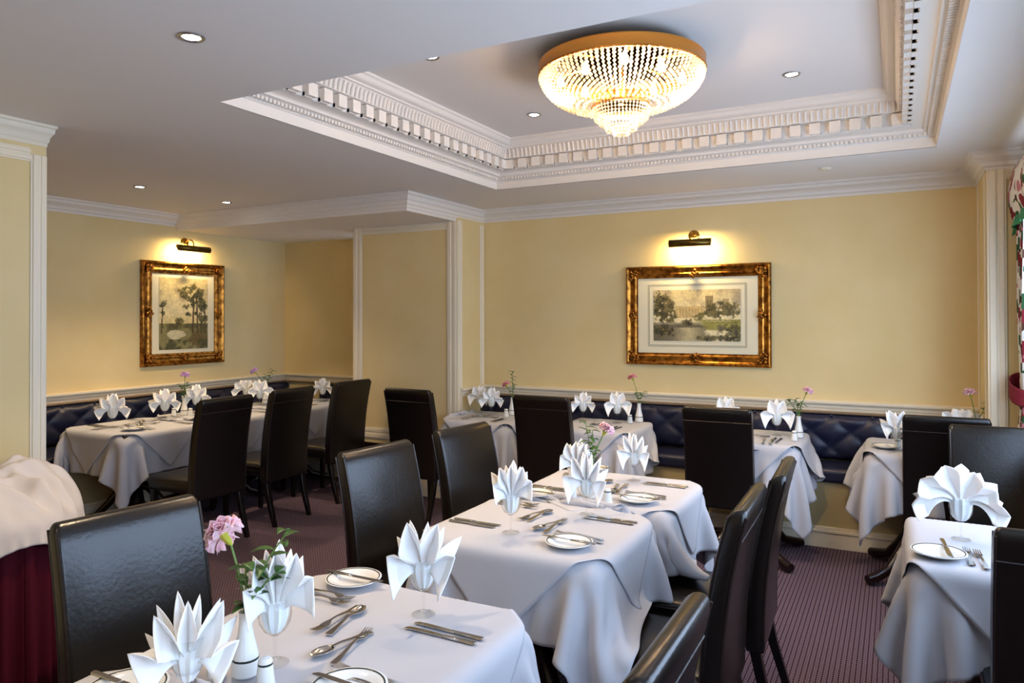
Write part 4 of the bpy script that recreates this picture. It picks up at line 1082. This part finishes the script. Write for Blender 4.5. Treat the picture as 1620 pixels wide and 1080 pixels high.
for nm, rad, z0, n, nb in (('crystal_fringe', .14, 2.63, 48, 4), ('crystal_fringe', .112, 2.592, 38, 3), ('crystal_fringe', .08, 2.562, 28, 3), ('crystal_fringe', .045, 2.54, 16, 3)):
    q = MB()
    for k in range(n):
        a = 2 * PI * k / n
        for i in range(nb): bead_at(q, (rad - .004 * i) * math.cos(a), (rad - .004 * i) * math.sin(a), z0 - .0155 * i, .0075)
    o = q.obj(nm, M['crystal'], r, smooth=False); o['kind'] = 'stuff'
bl = MB().lathe([(0, -.028), (.014, -.024), (.02, -.01), (.017, .006), (.008, .024), (0, .04)], 12)
b0 = None
for k in range(8):
    a = 2 * PI * (k + .5) / 8; rr_ = .25 if k % 2 else .3
    if b0 is None: b0 = bl.obj('bulb', M['bulb'], r); o = b0
    else: o = b0.copy(); C.objects.link(o)
    o.location = (rr_ * math.cos(a), rr_ * math.sin(a), 2.78)
    if k % 2 == 0:
        l = lamp_light('POINT', 'chandelier_glow', (rr_ * math.cos(a), rr_ * math.sin(a), 2.745), 11, '#ffd9ac', shadow_soft_size=.03); l.parent = r
l = lamp_light('POINT', 'chandelier_glow', (0, 0, 2.6), 8, '#ffd9ac', shadow_soft_size=.03); l.parent = r

# ------------------------------------------------------------------ downlights
def make_down():
    r = thing('downlight', 'x', 'lamp', group='ceiling downlights')
    MB().lathe([(.033, .0), (.045, -.001), (.046, -.004), (.043, -.007), (.034, -.006), (.03, .0)], 32).obj('bezel', M['chrome'], r)
    MB().lathe([(0, -.0035), (.03, -.003), (.031, .0)], 24).obj('lamp', M['lampwhite'], r)
    return r
DL = Proto(make_down())
for x, y, z, lab, lit in ((-2.202, 1.721, ZC, 'recessed chrome downlight in the flat ceiling at upper left, the largest one', 1),
                          (-2.068, 3.015, ZT, 'recessed downlight at the near edge of the raised ceiling, half hidden', 1),
                          (-2.07, 4.199, ZT, 'recessed downlight left of the chandelier in the raised ceiling', 1),
                          (-.497, 4.167, ZT, 'recessed downlight right of the chandelier in the raised ceiling', 1),
                          (-5.047, 3.493, ZC, 'recessed downlight above the nearest alcove table', 1),
                          (-5.072, 4.313, ZC, 'recessed downlight beside the ceiling bulkhead of the alcove', 1),
                          (-2.2, -.4, ZC, 'added unseen downlight behind the viewpoint, for warm fill', 1), (-.4, -.4, ZC, 'added unseen downlight behind and right of the viewpoint, for warm fill', 1), (-2.2, -1.7, ZC, 'added unseen downlight by the front wall, for warm fill', 1)):  # these three out-of-view lamps are added for warm fill light
    o = DL.put((x, y, z), 0, lab)
    l = lamp_light('SPOT', 'downlight_beam', (x, y, z - .012), 68, '#ffe0b6', spot_size=math.radians(110), spot_blend=.8, shadow_soft_size=.03)
o = MB().lathe([(0, -.012), (.03, -.012), (.04, -.004), (.042, 0)], 24).obj('ceiling_sensor', M['trim']); o.location = onloc = (-.42, 5.27, ZC)
tag(o, 'small unlit round white fitting on the ceiling near the back cornice', 'sensor')

# ------------------------------------------------------------------ curtain
r = thing('curtain', 'floral curtain gathered by a burgundy tieback at the right edge', 'curtain', (0, 0, 0))
P = []
for i in range(50):
    z = .03 + 2.3 * i / 49; row = []
    wd = .13 + .17 * min(1, abs(z - 1.17) / .9) ** 1.2
    for j in range(61):
        t = j / 60; y = 5.19 - wd * t + .02 * (z < 1.05) * (1.05 - z) ; x = .66 + .035 * math.sin(t * 30) * (.6 + .4 * min(1, abs(z - 1.17) * 2)) - .03 * (z < 1.05) * min(1, (1.05 - z) * 2)
        row.append((x, y, z))
    P.append(row)
MB().grid(P).obj('drape', M['floral'], r, sharp=0, solid=.004)
P = []
for i in range(9):
    row = []
    for j in range(33):
        a = 2 * PI * j / 32; row.append((.655 + .075 * math.cos(a), 5.12 + .095 * math.sin(a), 1.125 + .1 * i / 8 + .045 * math.sin(a)))
    P.append(row)
MB().grid(P).obj('tieback', M['burg'], r, sharp=0, solid=.004)
r = thing('pelmet', 'swagged floral pelmet with emerald edging above the window at the right edge', 'curtain')
P = []
for i in range(14):
    t = i / 13; row = []
    for j in range(160):
        y = 5.235 - 5.9 * j / 159; sw = abs(math.sin((5.235 - y) * PI / .75)) ** .7
        z = 2.49 - (.29 + .05 * (1 - sw)) * t; x = .625 - .03 * math.sin(PI * t) + .014 * math.sin(j * 1.1) * t
        row.append((x, y, z))
    P.append(row)
MB().grid(P).obj('swag', M['floral'], r, sharp=0, solid=.004)
row0 = P[-1]; q = MB().grid([[(x + .012 * math.sin(k * .9) * i / 3 - .004 * i, y, z - .022 * i) for k, (x, y, z) in enumerate(row0)] for i in range(4)])
q.obj('edging', M['green'], r, sharp=0, solid=.003)

# ------------------------------------------------------------------ light
wd = bpy.data.worlds.new('sky'); bpy.context.scene.world = wd; wd.use_nodes = True
bg = wd.node_tree.nodes['Background']; bg.inputs[0].default_value = (.57, .735, 1.0, 1); bg.inputs[1].default_value = 7.4
for (a, b_, z0, z1) in WIN:
    l = bpy.data.lights.new('window_portal', 'AREA'); l.shape = 'RECTANGLE'; l.size = b_ - a; l.size_y = z1 - z0; l.cycles.is_portal = True
    o = bpy.data.objects.new('window_portal', l); C.objects.link(o); o.location = (XR + .16, (a + b_) / 2, (z0 + z1) / 2)
    o.rotation_euler = Matrix(((0, 0, 1), (1, 0, 0), (0, 1, 0))).to_euler()

# ------------------------------------------------------------------ camera
yaw, pit, rol = map(math.radians, (-28.04, -.485, -.141))
def rotm(a, ax):
    c_, s_ = math.cos(a), math.sin(a)
    return Matrix(((1, 0, 0), (0, c_, -s_), (0, s_, c_))) if ax == 'x' else Matrix(((c_, -s_, 0), (s_, c_, 0), (0, 0, 1)))
c_, s_ = math.cos(yaw), math.sin(yaw)
R = rotm(rol, 'z') @ rotm(pit, 'x') @ Matrix(((c_, -s_, 0), (0, 0, -1), (s_, c_, 0)))
cam = bpy.data.cameras.new('camera'); cam.lens = 1143.1 / 1620 * 36; cam.sensor_width = 36; cam.shift_y = -(540 - 493.1) / 1620; cam.clip_start = .05
co_ = bpy.data.objects.new('camera', cam); C.objects.link(co_)
m3 = Matrix((R[0], -R[1], -R[2])).transposed()
co_.matrix_world = Matrix.Translation((0, 0, 1.6)) @ m3.to_4x4()
sc = bpy.context.scene; sc.camera = co_
sc.view_settings.view_transform = 'Standard'; sc.view_settings.look = 'None'; sc.view_settings.gamma = 1; sc.view_settings.use_curve_mapping = False
sc.view_settings.exposure = .17
sc.cycles.max_bounces = 8; sc.cycles.transparent_max_bounces = 24; sc.cycles.caustics_reflective = False; sc.cycles.caustics_refractive = False
sc.cycles.sample_clamp_indirect = 6
